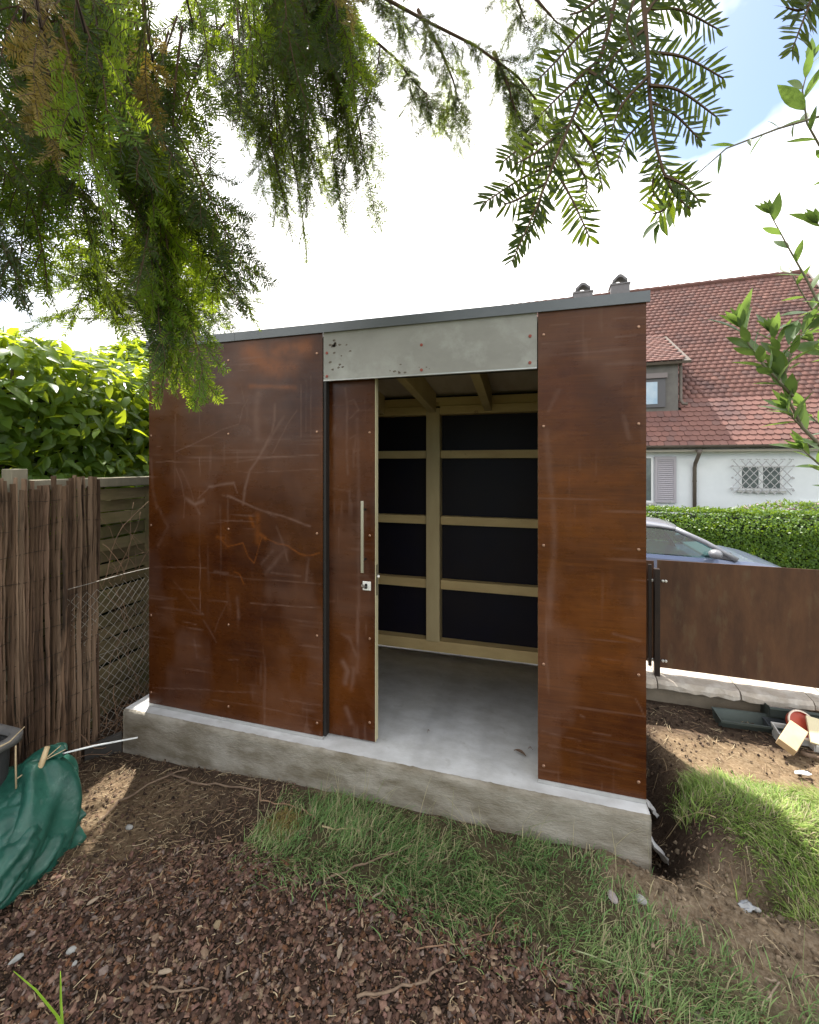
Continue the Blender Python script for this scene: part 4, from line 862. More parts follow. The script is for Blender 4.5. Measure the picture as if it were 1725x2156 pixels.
# ------------------------------------------------------------------ leafy hedge across the street
def leaves(n, P, Nrm, ln, wd_, seed, droop=.3, spread=.6):
    """folded leaf faces at points P with outward normals; returns verts, faces"""
    r = np.random.default_rng(seed); n = len(P); L_ = ln*r.uniform(.6, 1.25, n); W_ = wd_*r.uniform(.7, 1.2, n)
    nn = Nrm+r.normal(0, spread, (n, 3)); nn /= np.linalg.norm(nn, axis=1)[:, None]+1e-9
    d = r.normal(0, 1, (n, 3)); d[:, 2] -= droop*2; d -= nn*np.sum(d*nn, 1)[:, None]; d /= np.linalg.norm(d, axis=1)[:, None]+1e-9; s = np.cross(nn, d)
    t = np.array([0, .3, .65, 1.0]); wv = np.array([.08, .9, .8, .03]); fold = .28
    V_ = []
    for k in range(4):
        c = P+d*(L_*t[k])[:, None]-nn*(L_*.18*t[k]**2)[:, None]
        V_ += [c+s*(W_*wv[k]*.5)[:, None]+nn*(W_*wv[k]*fold*.5)[:, None], c, c-s*(W_*wv[k]*.5)[:, None]+nn*(W_*wv[k]*fold*.5)[:, None]]
    V_ = np.stack(V_, 1).reshape(-1, 3); b_ = (np.arange(n)*12)[:, None, None]
    f = np.concatenate([(b_+(k*3)+np.array([[[0, 1, 4, 3], [1, 2, 5, 4]]])).reshape(-1, 4) for k in range(3)])
    return V_, f
def quadleaves(P, Nrm, ln, wd_, seed, droop=.3, spread=.6):
    r = np.random.default_rng(seed); n = len(P); L_ = ln*r.uniform(.6, 1.25, n); W_ = wd_*r.uniform(.7, 1.2, n)
    nn = Nrm+r.normal(0, spread, (n, 3)); nn /= np.linalg.norm(nn, axis=1)[:, None]+1e-9
    d = r.normal(0, 1, (n, 3)); d[:, 2] -= droop*2; d -= nn*np.sum(d*nn, 1)[:, None]; d /= np.linalg.norm(d, axis=1)[:, None]+1e-9; s = np.cross(nn, d)
    V_ = np.stack([P, P+d*(L_*.45)[:, None]+s*(W_*.5)[:, None], P+d*L_[:, None], P+d*(L_*.45)[:, None]-s*(W_*.5)[:, None]], 1).reshape(-1, 3)
    return V_, (np.arange(n)*4)[:, None]+np.arange(4)[None]
M_hedge = leaf_mat('hedge_leaf', (.055, .12, .014), (.10, .185, .02), (.28, .40, .02), .38, attr=True)
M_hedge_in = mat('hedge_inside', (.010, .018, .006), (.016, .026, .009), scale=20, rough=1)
HG = R(-2.8)
def HP(u, v, z): return np.stack([1.0+u*math.cos(HG)-v*math.sin(HG), 10.2+u*math.sin(HG)+v*math.cos(HG), z], -1)
hd = thing('clipped_hedge', 'long clipped green hedge along the far pavement behind the parked car', 'hedge', (3, 10.4, -.72))
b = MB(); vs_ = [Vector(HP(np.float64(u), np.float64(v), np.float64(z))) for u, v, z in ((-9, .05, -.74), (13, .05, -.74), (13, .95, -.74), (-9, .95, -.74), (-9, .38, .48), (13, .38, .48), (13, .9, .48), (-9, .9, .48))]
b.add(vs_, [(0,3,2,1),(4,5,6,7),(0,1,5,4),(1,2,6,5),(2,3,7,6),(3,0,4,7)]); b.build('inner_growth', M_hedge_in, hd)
r = np.random.default_rng(31)
def hedgepts(n, u0, u1):
    nf = int(n*.68); u = r.uniform(u0, u1, nf); z = r.uniform(-.7, .56, nf); v = .0+.10*(fbm(u*3, z*3, 3, 5)-.5)+r.normal(0, .025, nf)
    rd_ = np.clip((z-.22)/.34, 0, 1); v = v+.42*rd_**2; P1 = HP(u, v, z+.03*rd_); N1 = np.stack([0*u, -1+.6*rd_, .3+1.0*rd_], 1)
    nt_ = n-nf; u = r.uniform(u0, u1, nt_); v = r.uniform(.4, 1.0, nt_); z = .575+.05*(fbm(u*4, v*4, 3, 6)-.5)+np.abs(r.normal(0, .03, nt_)); P2 = HP(u, v, z); N2 = np.tile(np.array([0, -.1, 1.0]), (nt_, 1))
    return np.concatenate([P1, P2]), np.concatenate([N1, N2])
Pa, Na = hedgepts(22000, 1.0, 6.0); Pb, Nb = hedgepts(7000, -9, 1.0); Pc, Nc = hedgepts(6000, 6.0, 13.0)
V_, f_ = quadleaves(np.concatenate([Pa, Pb, Pc]), np.concatenate([Na, Nb, Nc]), .062, .04, 33, .25, .75)
C_ = np.repeat(r.random(len(V_)//4)[:, None], 4, 0).repeat(3, 1)
link('foliage', raw_mesh('foliage', V_-np.array(ORG['clipped_hedge']), [f_], M_hedge, False, C_), hd, kind='stuff')
# shrub mound behind the hedge
fs_ = thing('flowering_shrub', 'low rounded yellow green shrub with mauve flowers behind the hedge', 'shrub', (6.0, 11.6, -.72))
n = 9000; u = r.uniform(0, 2*np.pi, n); q = np.arccos(r.uniform(-.2, 1, n)); P = np.stack([6.3+2.9*np.sin(q)*np.cos(u), 11.75+.6*np.sin(q)*np.sin(u), -.7+1.42*np.cos(q)*(1+.1*(fbm(u*4, q*4, 2, 3)-.5))], 1); Nn = np.stack([np.sin(q)*np.cos(u), np.sin(q)*np.sin(u), np.cos(q)+.3], 1)
V_, f_ = quadleaves(P, Nn, .12, .035, 35, .1, .8); C_ = np.repeat(r.random(n)[:, None], 4, 0).repeat(3, 1)
link('foliage', raw_mesh('foliage', V_-np.array(ORG['flowering_shrub']), [f_], leaf_mat('shrub_leaf', (.09, .17, .02), (.15, .24, .025), (.3, .42, .03), .35, attr=True), False, C_), fs_, kind='stuff')
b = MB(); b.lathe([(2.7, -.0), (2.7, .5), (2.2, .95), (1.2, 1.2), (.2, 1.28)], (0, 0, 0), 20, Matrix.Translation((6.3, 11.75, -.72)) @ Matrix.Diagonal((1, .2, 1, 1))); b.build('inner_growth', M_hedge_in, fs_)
k = (P[:, 2] > .45) & (r.random(n) < .05); Pf = P[k]; V_, f_ = quadleaves(np.repeat(Pf, 5, 0)+r.normal(0, .02, (len(Pf)*5, 3)), np.tile(np.array([0, -.5, 1.]), (len(Pf)*5, 1)), .05, .04, 36, 0, .8)
link('flowers', raw_mesh('flowers', V_-np.array(ORG['flowering_shrub']), [f_], mat('mauve_petal', (.42, .24, .34), (.5, .33, .40), scale=9, rough=.7)), fs_, kind='stuff')
# ------------------------------------------------------------------ parked car
CM = Matrix.Translation(at(1351, 1000, 6.9)) ; CL = CM.translation; CL.z = -.845
car = thing('parked_car', 'silver blue compact car parked in the street beyond the rusted fence', 'car', (CL.x, CL.y, CL.z)); car.rotation_euler = (0, 0, R(-2.8)); ORG['parked_car'] = Vector((0, 0, 0))
M_paint = mat('silver_blue_paint', (.17, .20, .29), rough=.28, metal=.35, spec=.5, coat=.6)
M_roofp = mat('car_roof_paint', (.23, .235, .26), rough=.3, metal=.35, coat=.5)
M_trim = mat('car_trim', (.045, .045, .05), rough=.5)
M_cgl = glass_mat('car_glass', (.30, .46, .48), .4)
M_tyre = mat('tyre', (.02, .02, .02), rough=.9); M_rim = mat('rim', (.45, .45, .47), rough=.35, metal=.8)
HW = .82     # half width; the near side is at y = 0
YM = HW
st = [(-2.05, .45, .92, .62), (-1.9, .34, 1.0, .74), (-1.5, .28, 1.03, .80), (-.6, .26, 1.01, .82), (.4, .26, .985, .82), (1.1, .27, .965, .81), (1.34, .28, .95, .79), (1.62, .30, .915, .77), (1.9, .33, .86, .74), (2.15, .36, .77, .68), (2.27, .42, .60, .60)]
vs_ = []; m_ = 10
for x, zb, zt, hw in st:
    for yy, z in ((-hw*.86, zb), (-hw*.98, zb+.12), (-hw, (zb+zt)/2), (-hw*.985, zt-.07), (-hw*.93, zt-.012), (hw*.93, zt-.012), (hw*.985, zt-.07), (hw, (zb+zt)/2), (hw*.98, zb+.12), (hw*.86, zb)): vs_.append((x, YM+yy, z+(.03 if 1.4 < x < 2.2 and abs(yy) < hw*.95 and z > .7 else 0)))
b = MB(); b.add(vs_, [(i*m_+k, i*m_+(k+1) % m_, (i+1)*m_+(k+1) % m_, (i+1)*m_+k) for i in range(len(st)-1) for k in range(m_)]+[tuple(range(m_-1, -1, -1)), tuple((len(st)-1)*m_+k for k in range(m_))])
b.build('body', M_paint, car, smooth=False, bevel=.02)
# greenhouse outline: bottom (belt) and top edges on the near side, mirrored
def side(x, z, sgn):
    t = (z-.97)/.5; hw = .775-.20*max(t, 0)**1.1; return (x, YM+sgn*hw, z)
roofst = [(-1.62, 1.20, .60), (-1.45, 1.36, .57), (-1.05, 1.44, .565), (-.4, 1.492, .565), (.1, 1.485, .565), (.45, 1.445, .57), (.62, 1.405, .575)]
vs_ = []
for x, z, hw in roofst:
    for yy, dz in ((-hw-.035, -.055), (-hw, -.012), (-hw*.5, .018), (0, .026), (hw*.5, .018), (hw, -.012), (hw+.035, -.055)): vs_.append((x, YM+yy, z+dz))
for x, z, hw in roofst:
    for yy, dz in ((-hw-.03, -.075), (-hw, -.05), (-hw*.5, -.03), (0, -.025), (hw*.5, -.03), (hw, -.05), (hw+.03, -.075)): vs_.append((x, YM+yy, z+dz))
q = 7; n7 = len(roofst); T_ = n7*q
fs = [(i*q+k, i*q+k+1, (i+1)*q+k+1, (i+1)*q+k) for i in range(n7-1) for k in range(q-1)]+[(T_+i*q+k+1, T_+i*q+k, T_+(i+1)*q+k, T_+(i+1)*q+k+1) for i in range(n7-1) for k in range(q-1)]
fs += [(i*q, (i+1)*q, T_+(i+1)*q, T_+i*q) for i in range(n7-1)]+[(i*q+6, T_+i*q+6, T_+(i+1)*q+6, (i+1)*q+6) for i in range(n7-1)]+[(k, T_+k, T_+k+1, k+1) for k in range(6)]+[((n7-1)*q+k, (n7-1)*q+k+1, T_+(n7-1)*q+k+1, T_+(n7-1)*q+k) for k in range(6)]
b = MB(); b.add(vs_, fs); b.build('roof', M_roofp, car, smooth=True)
WSB = (1.36, .955)
for sg in (-1, 1):
    b = MB(); b.tube([(.55, YM+sg*.60, 1.385), (.95, YM+sg*.675, 1.20), (1.36, YM+sg*.745, .955)], [.045, .042, .045], 8); b.build('pillar', M_roofp if sg < 0 else M_trim, car, smooth=True)
    b = MB(); b.tube([(-.02, YM+sg*.765, .985), (-.10, YM+sg*.60, 1.40)], .038, 6); b.build('pillar', M_trim, car)
    b = MB(); b.tube([(-1.62, YM+sg*.74, 1.0), (-1.40, YM+sg*.60, 1.33)], [.09, .06], 6); b.build('pillar', M_paint, car)
    b = MB(); b.tube([(-1.4, YM+sg*.595, 1.36), (-1.0, YM+sg*.60, 1.395), (-.3, YM+sg*.603, 1.425), (.3, YM+sg*.607, 1.41), (.55, YM+sg*.612, 1.375), (.95, YM+sg*.683, 1.18), (1.24, YM+sg*.735, 1.005)], .022, 6); b.build('window_trim', M_trim, car)
    b = MB(); b.add([(.03, YM+sg*.76, .995), (1.06, YM+sg*.745, .975), (1.0, YM+sg*.685, 1.14), (.72, YM+sg*.65, 1.28), (.5, YM+sg*.615, 1.365), (.1, YM+sg*.605, 1.40), (-.04, YM+sg*.605, 1.40)], [tuple(range(7)) if sg < 0 else tuple(range(6, -1, -1))]); b.build('side_window', M_cgl, car)
    b = MB(); b.add([(-.09, YM+sg*.76, .995), (-.16, YM+sg*.605, 1.40), (-1.1, YM+sg*.605, 1.37), (-1.38, YM+sg*.64, 1.25), (-1.45, YM+sg*.755, 1.01)], [tuple(range(5))]); b.build('side_window', M_cgl, car)
    b = MB(); b.add([(1.09, YM+sg*.755, .972), (1.36, YM+sg*.765, .945), (1.22, YM+sg*.735, 1.03), (1.10, YM+sg*.71, 1.09), (1.09, YM+sg*.745, .972-.012), (1.36, YM+sg*.755, .935)], [(0, 1, 2, 3), (4, 5, 1, 0)]); b.build('quarter_panel', M_trim, car)
    b = MB(); me_ = Matrix.Translation((1.02, YM+sg*.90, 1.06)) @ Matrix.Diagonal((.095, .10, .075, 1)); prof = [(math.sin(a)*1.0, -math.cos(a)) for a in np.linspace(.1, math.pi-.1, 9)]; b.lathe(prof, (0, 0, 0), 14, me_); mo = b.build('wing_mirror', mat('mirror_shell', (.22, .22, .235), rough=.35, metal=.3), car, smooth=True)
    b = MB(); b.tube([(1.06, YM+sg*.76, .99), (1.04, YM+sg*.86, 1.02)], .025, 6); b.build('mirror_arm', M_trim, mo)
    for wx in (-1.3, 1.42):
        b = MB(); b.lathe([(.24, -.09), (.295, -.085), (.305, 0), (.295, .085), (.24, .09)], (0, 0, 0), 24, Matrix.Translation((wx, YM+sg*.75, .30)) @ Matrix.Rotation(R(90), 4, 'X')); wh = b.build('wheel', M_tyre, car, smooth=True)
        b = MB(); b.lathe([(.05, -.095), (.22, -.095), (.235, 0), (.22, .095), (.05, .095)], (0, 0, 0), 20, Matrix.Translation((wx, YM+sg*.752, .30)) @ Matrix.Rotation(R(90), 4, 'X')); b.build('rim', M_rim, wh)
b = MB(); b.add([(.62, YM-.55, 1.395), (.62, YM+.55, 1.395), (1.38, YM+.73, .955), (1.38, YM-.73, .955)], [(0, 1, 2, 3)]); b.build('windscreen', M_cgl, car)
b = MB(); b.add([(-1.63, YM-.55, 1.20), (-1.63, YM+.55, 1.20), (-1.9, YM+.68, 1.0), (-1.9, YM-.68, 1.0)], [(3, 2, 1, 0)]); b.build('rear_window', M_cgl, car)
b = MB(); b.box(-1.5, 1.25, YM-.70, YM+.70, .90, .935); b.build('cabin_floor', M_trim, car)
for yy in (-.38, .38):
    b = MB(); b.box(-.15, .0, YM+yy-.22, YM+yy+.22, .936, 1.14); b.box(-.14, -.04, YM+yy-.11, YM+yy+.11, 1.141, 1.30); b.build('seat', mat('car_seat', (.10, .11, .115), rough=.9), car, bevel=.03)
b = MB(); b.lathe([(.17, -.012), (.185, 0), (.17, .012), (.15, 0)], (0, 0, 0), 20, Matrix.Translation((.72, YM+.38, 1.03)) @ Matrix.Rotation(R(62), 4, 'Y')); b.build('steering_wheel', M_trim, car)
b = MB(); b.box(.95, 1.25, YM-.68, YM+.68, .936, 1.0); b.build('dashboard', mat('dashboard', (.20, .21, .20), rough=.8), car, bevel=.02)
b = MB(); b.tube([(1.30, YM-.35, .985), (1.36, YM-.1, 1.0), (1.46, YM+.2, .975)], .012, 5); b.tube([(1.34, YM-.5, .98), (1.40, YM-.38, .99)], .02, 5); b.build('wiper', M_trim, car, kind='stuff')
b = MB(); b.tube([(.50, YM-.45, 1.43), (.44, YM-.46, 1.53)], [.006, .003], 6); b.build('aerial', mat('aerial', (.55, .55, .55), rough=.4), car)
for sg in (-1, 1):
    b = MB(); b.lathe([(.10, -.04), (.09, .03), (.03, .05)], (0, 0, 0), 14, Matrix.Translation((2.17, YM+sg*.52, .66)) @ Matrix.Rotation(R(78), 4, 'Y')); b.build('headlight', mat('headlight', (.7, .72, .74), rough=.1), car, smooth=True)
# ------------------------------------------------------------------ broad leaved shrub beyond the left fence
M_lau = leaf_mat('broad_leaf', (.06, .135, .025), (.13, .21, .03), (.62, .74, .03), .52, rough=.38, spec=.5)
M_lau_a = leaf_mat('broad_leaf_mass', (.05, .115, .025), (.11, .19, .03), (.58, .70, .03), .52, rough=.38, attr=True, spec=.5)
M_bark_d = mat('shrub_stem', (.10, .075, .05), (.06, .045, .03), scale=20, rough=.9, bump=.4)
ls = thing('broad_leaved_shrub', 'big glossy broad leaved shrub rising behind the left wooden fence', 'shrub', (-4.1, 2.9, -.25))
r = np.random.default_rng(91)
def shrub_surf(n, sd):
    r = np.random.default_rng(sd); yy = r.uniform(.6, 5.2, n); t = r.uniform(0, 1, n)
    top = 2.70+.24*(fbm(yy*1.6, yy*0, 3, 4)-.5)*2+.13*(yy-2.4)
    # profile: front face leaning back, then rounded over the top
    front = t < .62; z = np.where(front, .9+(top-1.15)*(t/.62)**.9, top-.25+.28*np.sin((t-.62)/.38*1.5)); x = np.where(front, -3.16-.16*(t/.62)**2, -3.32-.95*(t-.62)/.38)
    lump = (fbm(yy*2.2, z*2.2, 3, 12)-.5); x = x+.30*lump-np.abs(r.normal(0, .09, n)); nrm = np.stack([np.where(front, .75, .35), -.25+0*yy, np.where(front, .65, .95)], 1)
    return np.stack([x, yy, z], 1), nrm
def leaf_shape(name, m, ln, wd_, fold=.25, bendz=.22, nseg=6, pt=1.0):
    t = np.linspace(0, 1, nseg+1); wv = np.sin(np.pi*t**.85)**.9*wd_/2; wv[-1] = .0005; wv[0] = .0015; V_ = []
    for k in range(nseg+1):
        z = -bendz*ln*t[k]**1.8; V_ += [(wv[k], t[k]*ln, z+wv[k]*fold), (0, t[k]*ln, z), (-wv[k], t[k]*ln, z+wv[k]*fold)]
    f = [(k*3+q, k*3+q+1, k*3+q+4, k*3+q+3) for k in range(nseg) for q in (0, 1)]
    return raw_mesh(name, np.array(V_), [np.array(f)], m, True)
LM = [leaf_shape('leaf', M_lau, .145, .062, .3, .25), leaf_shape('leaf', M_lau, .12, .056, .4, .35), leaf_shape('leaf', M_lau, .165, .07, .2, .3)]
def leaf_matrix(p, d, n, s=1.0):
    d = d.normalized(); n = (n-d*n.dot(d)); n = n.normalized() if n.length > 1e-5 else d.orthogonal().normalized(); x = d.cross(n)
    m = Matrix.Identity(4)
    for i in range(3): m[i][0] = x[i]*s; m[i][1] = d[i]*s; m[i][2] = n[i]*s; m[i][3] = p[i]
    return m
P, Nn = shrub_surf(300, 92)
for i in range(300):
    n = Vector(Nn[i])+Vector(r.normal(0, .45, 3)); d = Vector((.55+r.normal(0, .5), -.15+r.normal(0, .65), -.45+r.normal(0, .45)))
    inst('leaf', LM[i % 3], ls, leaf_matrix(Vector(P[i])+Vector((.03, 0, 0)), d, n, float(r.uniform(.7, 1.15))))
P, Nn = shrub_surf(11500, 93); P[:, 0] -= np.abs(r.normal(0, .16, len(P)))
V_, f_ = leaves(0, P, Nn, .14, .062, 94, .35, .55); C_ = np.repeat(r.random(len(P))[:, None], 12, 0).repeat(3, 1)
link('leaf_mass', raw_mesh('leaf_mass', V_-np.array(ORG['broad_leaved_shrub']), [f_], M_lau_a, False, C_), ls, kind='stuff')
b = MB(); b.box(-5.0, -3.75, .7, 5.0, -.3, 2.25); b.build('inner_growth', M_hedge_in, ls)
for k in range(9):
    b = MB(); y0 = .9+k*.5; b.tube([(-3.75+.1*math.sin(k*3), y0, -.3), (-3.65+.1*math.sin(k*5), y0+.1, .9), (-3.5, y0+.15*math.sin(k*7), 1.9), (-3.55, y0+.2, 2.5)], [.03, .024, .015, .006], 7); b.build('stem', M_bark_d, ls, smooth=True)

# ------------------------------------------------------------------ the yew whose boughs hang into the view
M_yew = leaf_mat('yew_needle', (.018, .036, .006), (.034, .062, .009), (.23, .31, .018), .33, rough=.5, spec=.22)
M_yewb = leaf_mat('yew_needle_young_sunlit', (.055, .12, .012), (.095, .18, .018), (.48, .62, .03), .48, rough=.5, spec=.25)  # young needles, lightened so the lower-left tips carry sunlight in the colour
M_yewy = leaf_mat('yew_needle_yellowed', (.20, .14, .03), (.26, .19, .04), (.34, .24, .03), .35, rough=.5)
M_twg = mat('yew_twig', (.10, .055, .03), (.07, .045, .025), scale=40, rough=.85)
M_ybark = mat('yew_bark', (.12, .065, .042), (.06, .038, .028), scale=8, stretch=(1, 1, .25), rough=.95, bump=.8, bscale=18)
yew = thing('yew_tree', 'dark green yew tree whose needle boughs hang down over the shed from above', 'tree', (-2.1, -1.2, -.25))
UP = Vector((0, 0, 1)); CR = Vector((_c, _s, 0)); CF = Vector((-_s, _c, 0))
def needles_along(pts, nl, sp, wd_, V, F, mi, r, flat, young=.0, start=0.0, taper=True, mat_i=1):
    """two ranks of flat needles along a twig; flat = the normal of the spray's plane"""
    L_ = sum((pts[i+1]-pts[i]).length for i in range(len(pts)-1)); acc = 0; nxt = start; side = 1
    for i in range(len(pts)-1):
        a, b_ = pts[i], pts[i+1]; d = (b_-a); l = d.length
        if l < 1e-6: continue
        d /= l
        while nxt < acc+l:
            p = a+d*(nxt-acc); fr = nxt/L_; s = d.cross(flat); s = s.normalized() if s.length > 1e-5 else d.orthogonal()
            fl = s.cross(d)
            for sd_ in (1, -1):
                k = nl*r.uniform(.75, 1.15)*(1-.45*max(0, (fr-.8)/.2) if taper else 1)*(1 if fr > .06 else .7)
                ang = R(r.uniform(52, 72))*(1-.45*max(0, (fr-.75)/.25))
                nd_ = d*math.cos(ang)+s*sd_*math.sin(ang)+fl*r.gauss(.05, .2); nd_.normalize(); wv = (nd_.cross(fl)*math.cos(.4)+fl*r.gauss(0, .35)); wv.normalize(); w_ = wd_*.5*r.uniform(.85, 1.15)
                q = p+d*r.uniform(-.0008, .0008); cv = -fl*k*.05; b0 = len(V)
                V += [q+wv*w_*.35, q+nd_*k*.35+wv*w_+cv*.3, q+nd_*k*.75+wv*w_*.85+cv*.8, q+nd_*k+cv*1.4, q+nd_*k*.75-wv*w_*.85+cv*.8, q+nd_*k*.35-wv*w_+cv*.3, q-wv*w_*.35]
                F.append((b0, b0+1, b0+5, b0+6)); F.append((b0+1, b0+2, b0+4, b0+5)); F.append((b0+2, b0+3, b0+4)); mi += [mat_i, mat_i, mat_i]
            nxt += sp*r.uniform(.8, 1.2)
        acc += l
def tw_tube(pts, r0, r1, V, F, mi):
    m = MB(); n = len(pts); m.tube(pts, [r0+(r1-r0)*i/(n-1) for i in range(n)], 4, False); b0 = len(V); V += [Vector(v) for v in m.V]; F += [tuple(i+b0 for i in f) for f in m.F]; mi += [0]*len(m.F)
def fin_mesh(name, V, F, mi, mats):
    me = bpy.data.meshes.new(name); me.from_pydata(V, [], F)
    for m in mats: me.materials.append(m)
    me.polygons.foreach_set('material_index', mi); me.update(); return me
def make_spray(seed, L_=.42, nside=11, sl=.105, nl=.025, sp=.0056, wd_=.0034, mats=None, sub=True):
    """a drooping spray: its tip points down -Z, its flat plane is XZ"""
    r = random.Random(seed); V, F, mi = [], [], []; n = 10; main = []
    cx = r.uniform(-.06, .06); cy = r.uniform(-.05, .05)
    for i in range(n+1):
        t = i/n; main.append(Vector((cx*math.sin(t*2.6), cy*t*t, -L_*t)))
    tw_tube(main, .0028, .0009, V, F, mi); fl = Vector((0, 1, 0))
    needles_along(main, nl, sp, wd_, V, F, mi, r, fl, start=L_*.25)
    for k in range(nside):
        t = .04+.86*(k+.5*r.random())/nside; i = min(int(t*n), n-1); p = main[i].lerp(main[i+1], t*n-i); sd_ = 1 if k % 2 else -1
        l = sl*(1-.55*t)*r.uniform(.6, 1.2)+.012; a = R(r.uniform(32, 52)); d = Vector((sd_*math.sin(a), r.gauss(0, .28), -math.cos(a))); pts = [p.copy()]; m = 6
        for j in range(m):
            d = (d+Vector((0, r.gauss(0, .05), -.11))).normalized(); p = p+d*l/m; pts.append(p.copy())
        tw_tube(pts, .0013, .0006, V, F, mi); f2 = (fl+Vector((r.gauss(0, .3), 0, r.gauss(0, .3)))).normalized(); needles_along(pts, nl*r.uniform(.85, 1.05), sp, wd_, V, F, mi, r, f2, start=.004)
        if sub and l > .08:
            for j in (2, 4):
                p2 = pts[j]; d2 = (pts[j+1]-pts[j]).normalized(); s2 = d2.cross(f2)*(1 if (j+k) % 2 else -1); d2 = (d2*.75+s2*.65).normalized(); q = [p2.copy()]; l2 = l*r.uniform(.35, .5)
                for _ in range(3): d2 = (d2+Vector((0, 0, -.12))).normalized(); p2 = p2+d2*l2/3; q.append(p2.copy())
                tw_tube(q, .0009, .0005, V, F, mi); needles_along(q, nl*.85, sp, wd_, V, F, mi, r, f2, start=.003)
    return fin_mesh('spray', V, F, mi, mats)
SPR = [make_spray(200+i, mats=(M_twg, M_yew)) for i in range(6)]
SPW = [make_spray(260+i, .40, 14, .155, .025, .0056, .0035, (M_twg, M_yew)) for i in range(3)]      # broad fans at the tips
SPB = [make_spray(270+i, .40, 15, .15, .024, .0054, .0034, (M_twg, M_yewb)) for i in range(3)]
SPY = SPR[3].copy(); SPY.materials[1] = M_yewy
SPF = [make_spray(300+i, .40, 15, .105, .0195, .0046, .0027, (M_twg, M_yew)) for i in range(4)]      # finer sprays
SPFB = []
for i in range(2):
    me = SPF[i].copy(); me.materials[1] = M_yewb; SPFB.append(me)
LIMBS = []
def limb(pts, r0, r1):
    pts = [Vector(p) for p in pts]; n = len(pts); b = MB(); b.tube(pts, [r0+(r1-r0)*i/(n-1) for i in range(n)], 9); b.build('limb', M_ybark, yew, smooth=True)
    for i in range(n-1):
        for t in np.linspace(0, 1, 12): LIMBS.append(pts[i].lerp(pts[i+1], float(t)))
b = MB(); b.tube([(-2.1, -1.2, -.35), (-2.08, -1.18, .2), (-2.02, -1.1, 1.1), (-2.0, -1.05, 2.2), (-1.95, -1.0, 3.2), (-1.95, -.95, 4.6), (-1.9, -.9, 5.8)], [.26, .20, .17, .15, .11, .07, .03], 14); b.build('trunk', M_ybark, yew, smooth=True)
limb([(-2.0, -1.05, 2.3), (-1.7, -.4, 2.75), (-1.25, .35, 3.0), (-.85, .95, 3.35), (-.45, 1.35, 3.6), (.0, 1.7, 3.8)], .07, .012)
limb([(-2.0, -1.05, 2.6), (-1.9, -.1, 3.05), (-1.7, .8, 3.6), (-1.5, 1.5, 4.0), (-1.2, 2.0, 4.3)], .06, .012)
limb([(-1.25, .35, 3.0), (-1.5, .8, 3.1), (-1.75, 1.15, 3.05)], .03, .01)
limb([(-2.0, -1.05, 2.45), (-1.1, -.5, 2.8), (-.2, .1, 2.85), (.4, .55, 2.72), (.75, .9, 2.55)], .055, .010)
limb([(-1.7, .8, 3.6), (-1.0, 1.3, 3.8), (-.5, 1.75, 4.0), (-.15, 2.0, 4.1)], .03, .008)
NSP = [0]
ry = random.Random(77)
def put_spray(me, tip, d, s=1.0, roll=None, L_=.42):
    d = d.normalized(); z = -d; y = CF.copy(); a = ry.gauss(0, .65) if roll is None else roll
    y = (y-z*y.dot(z)).normalized(); x = y.cross(z); y, x = y*math.cos(a)+x*math.sin(a), x*math.cos(a)-y*math.sin(a)
    m = Matrix.Identity(4); o = tip-d*L_*s
    for i in range(3): m[i][0] = x[i]*s; m[i][1] = y[i]*s; m[i][2] = z[i]*s; m[i][3] = o[i]
    inst('spray', me, yew, m); NSP[0] += 1
def strand(px, py, z, lean=.2, s=1.0, fam='n', top=None, step=.27, fork=True):
    """one hanging branchlet: a chain of sprays down to its tip, and a stem up to the nearest limb"""
    tip = at(px, py, z); d = (CR*lean-UP+CF*ry.uniform(-.15, .15)).normalized(); ztop = top if top is not None else 2.95
    Lst = max(.3, (ztop-tip.z)/max(.4, -d.z)); n = max(1, int((Lst-.30)/step)+1)
    for k in range(n):
        t = tip-d*(k*step)+CR*ry.gauss(0, .015)*min(k, 2)
        if t.z > ztop: break
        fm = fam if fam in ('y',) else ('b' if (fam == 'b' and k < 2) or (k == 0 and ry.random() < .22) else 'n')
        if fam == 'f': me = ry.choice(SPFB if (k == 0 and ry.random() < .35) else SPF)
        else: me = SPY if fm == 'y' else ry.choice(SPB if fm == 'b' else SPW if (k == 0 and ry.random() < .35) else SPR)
        dd = (d+CR*(0 if k == 0 else ry.gauss(0, .30))+CF*ry.gauss(0, .22)).normalized(); put_spray(me, t, dd, s*ry.uniform(.85, 1.1)*(1 if k == 0 else 1.1))
    topp = tip-d*Lst; nb = min(LIMBS, key=lambda q: (q-topp).length); b = MB()
    mid = topp.lerp(nb, .5)+UP*.05; b.tube([nb, mid, topp, tip-d*(Lst*.5), tip-d*.3], [.005, .0045, .004, .003, .0022], 5, True); b.build('branch', M_twg, yew, smooth=True)
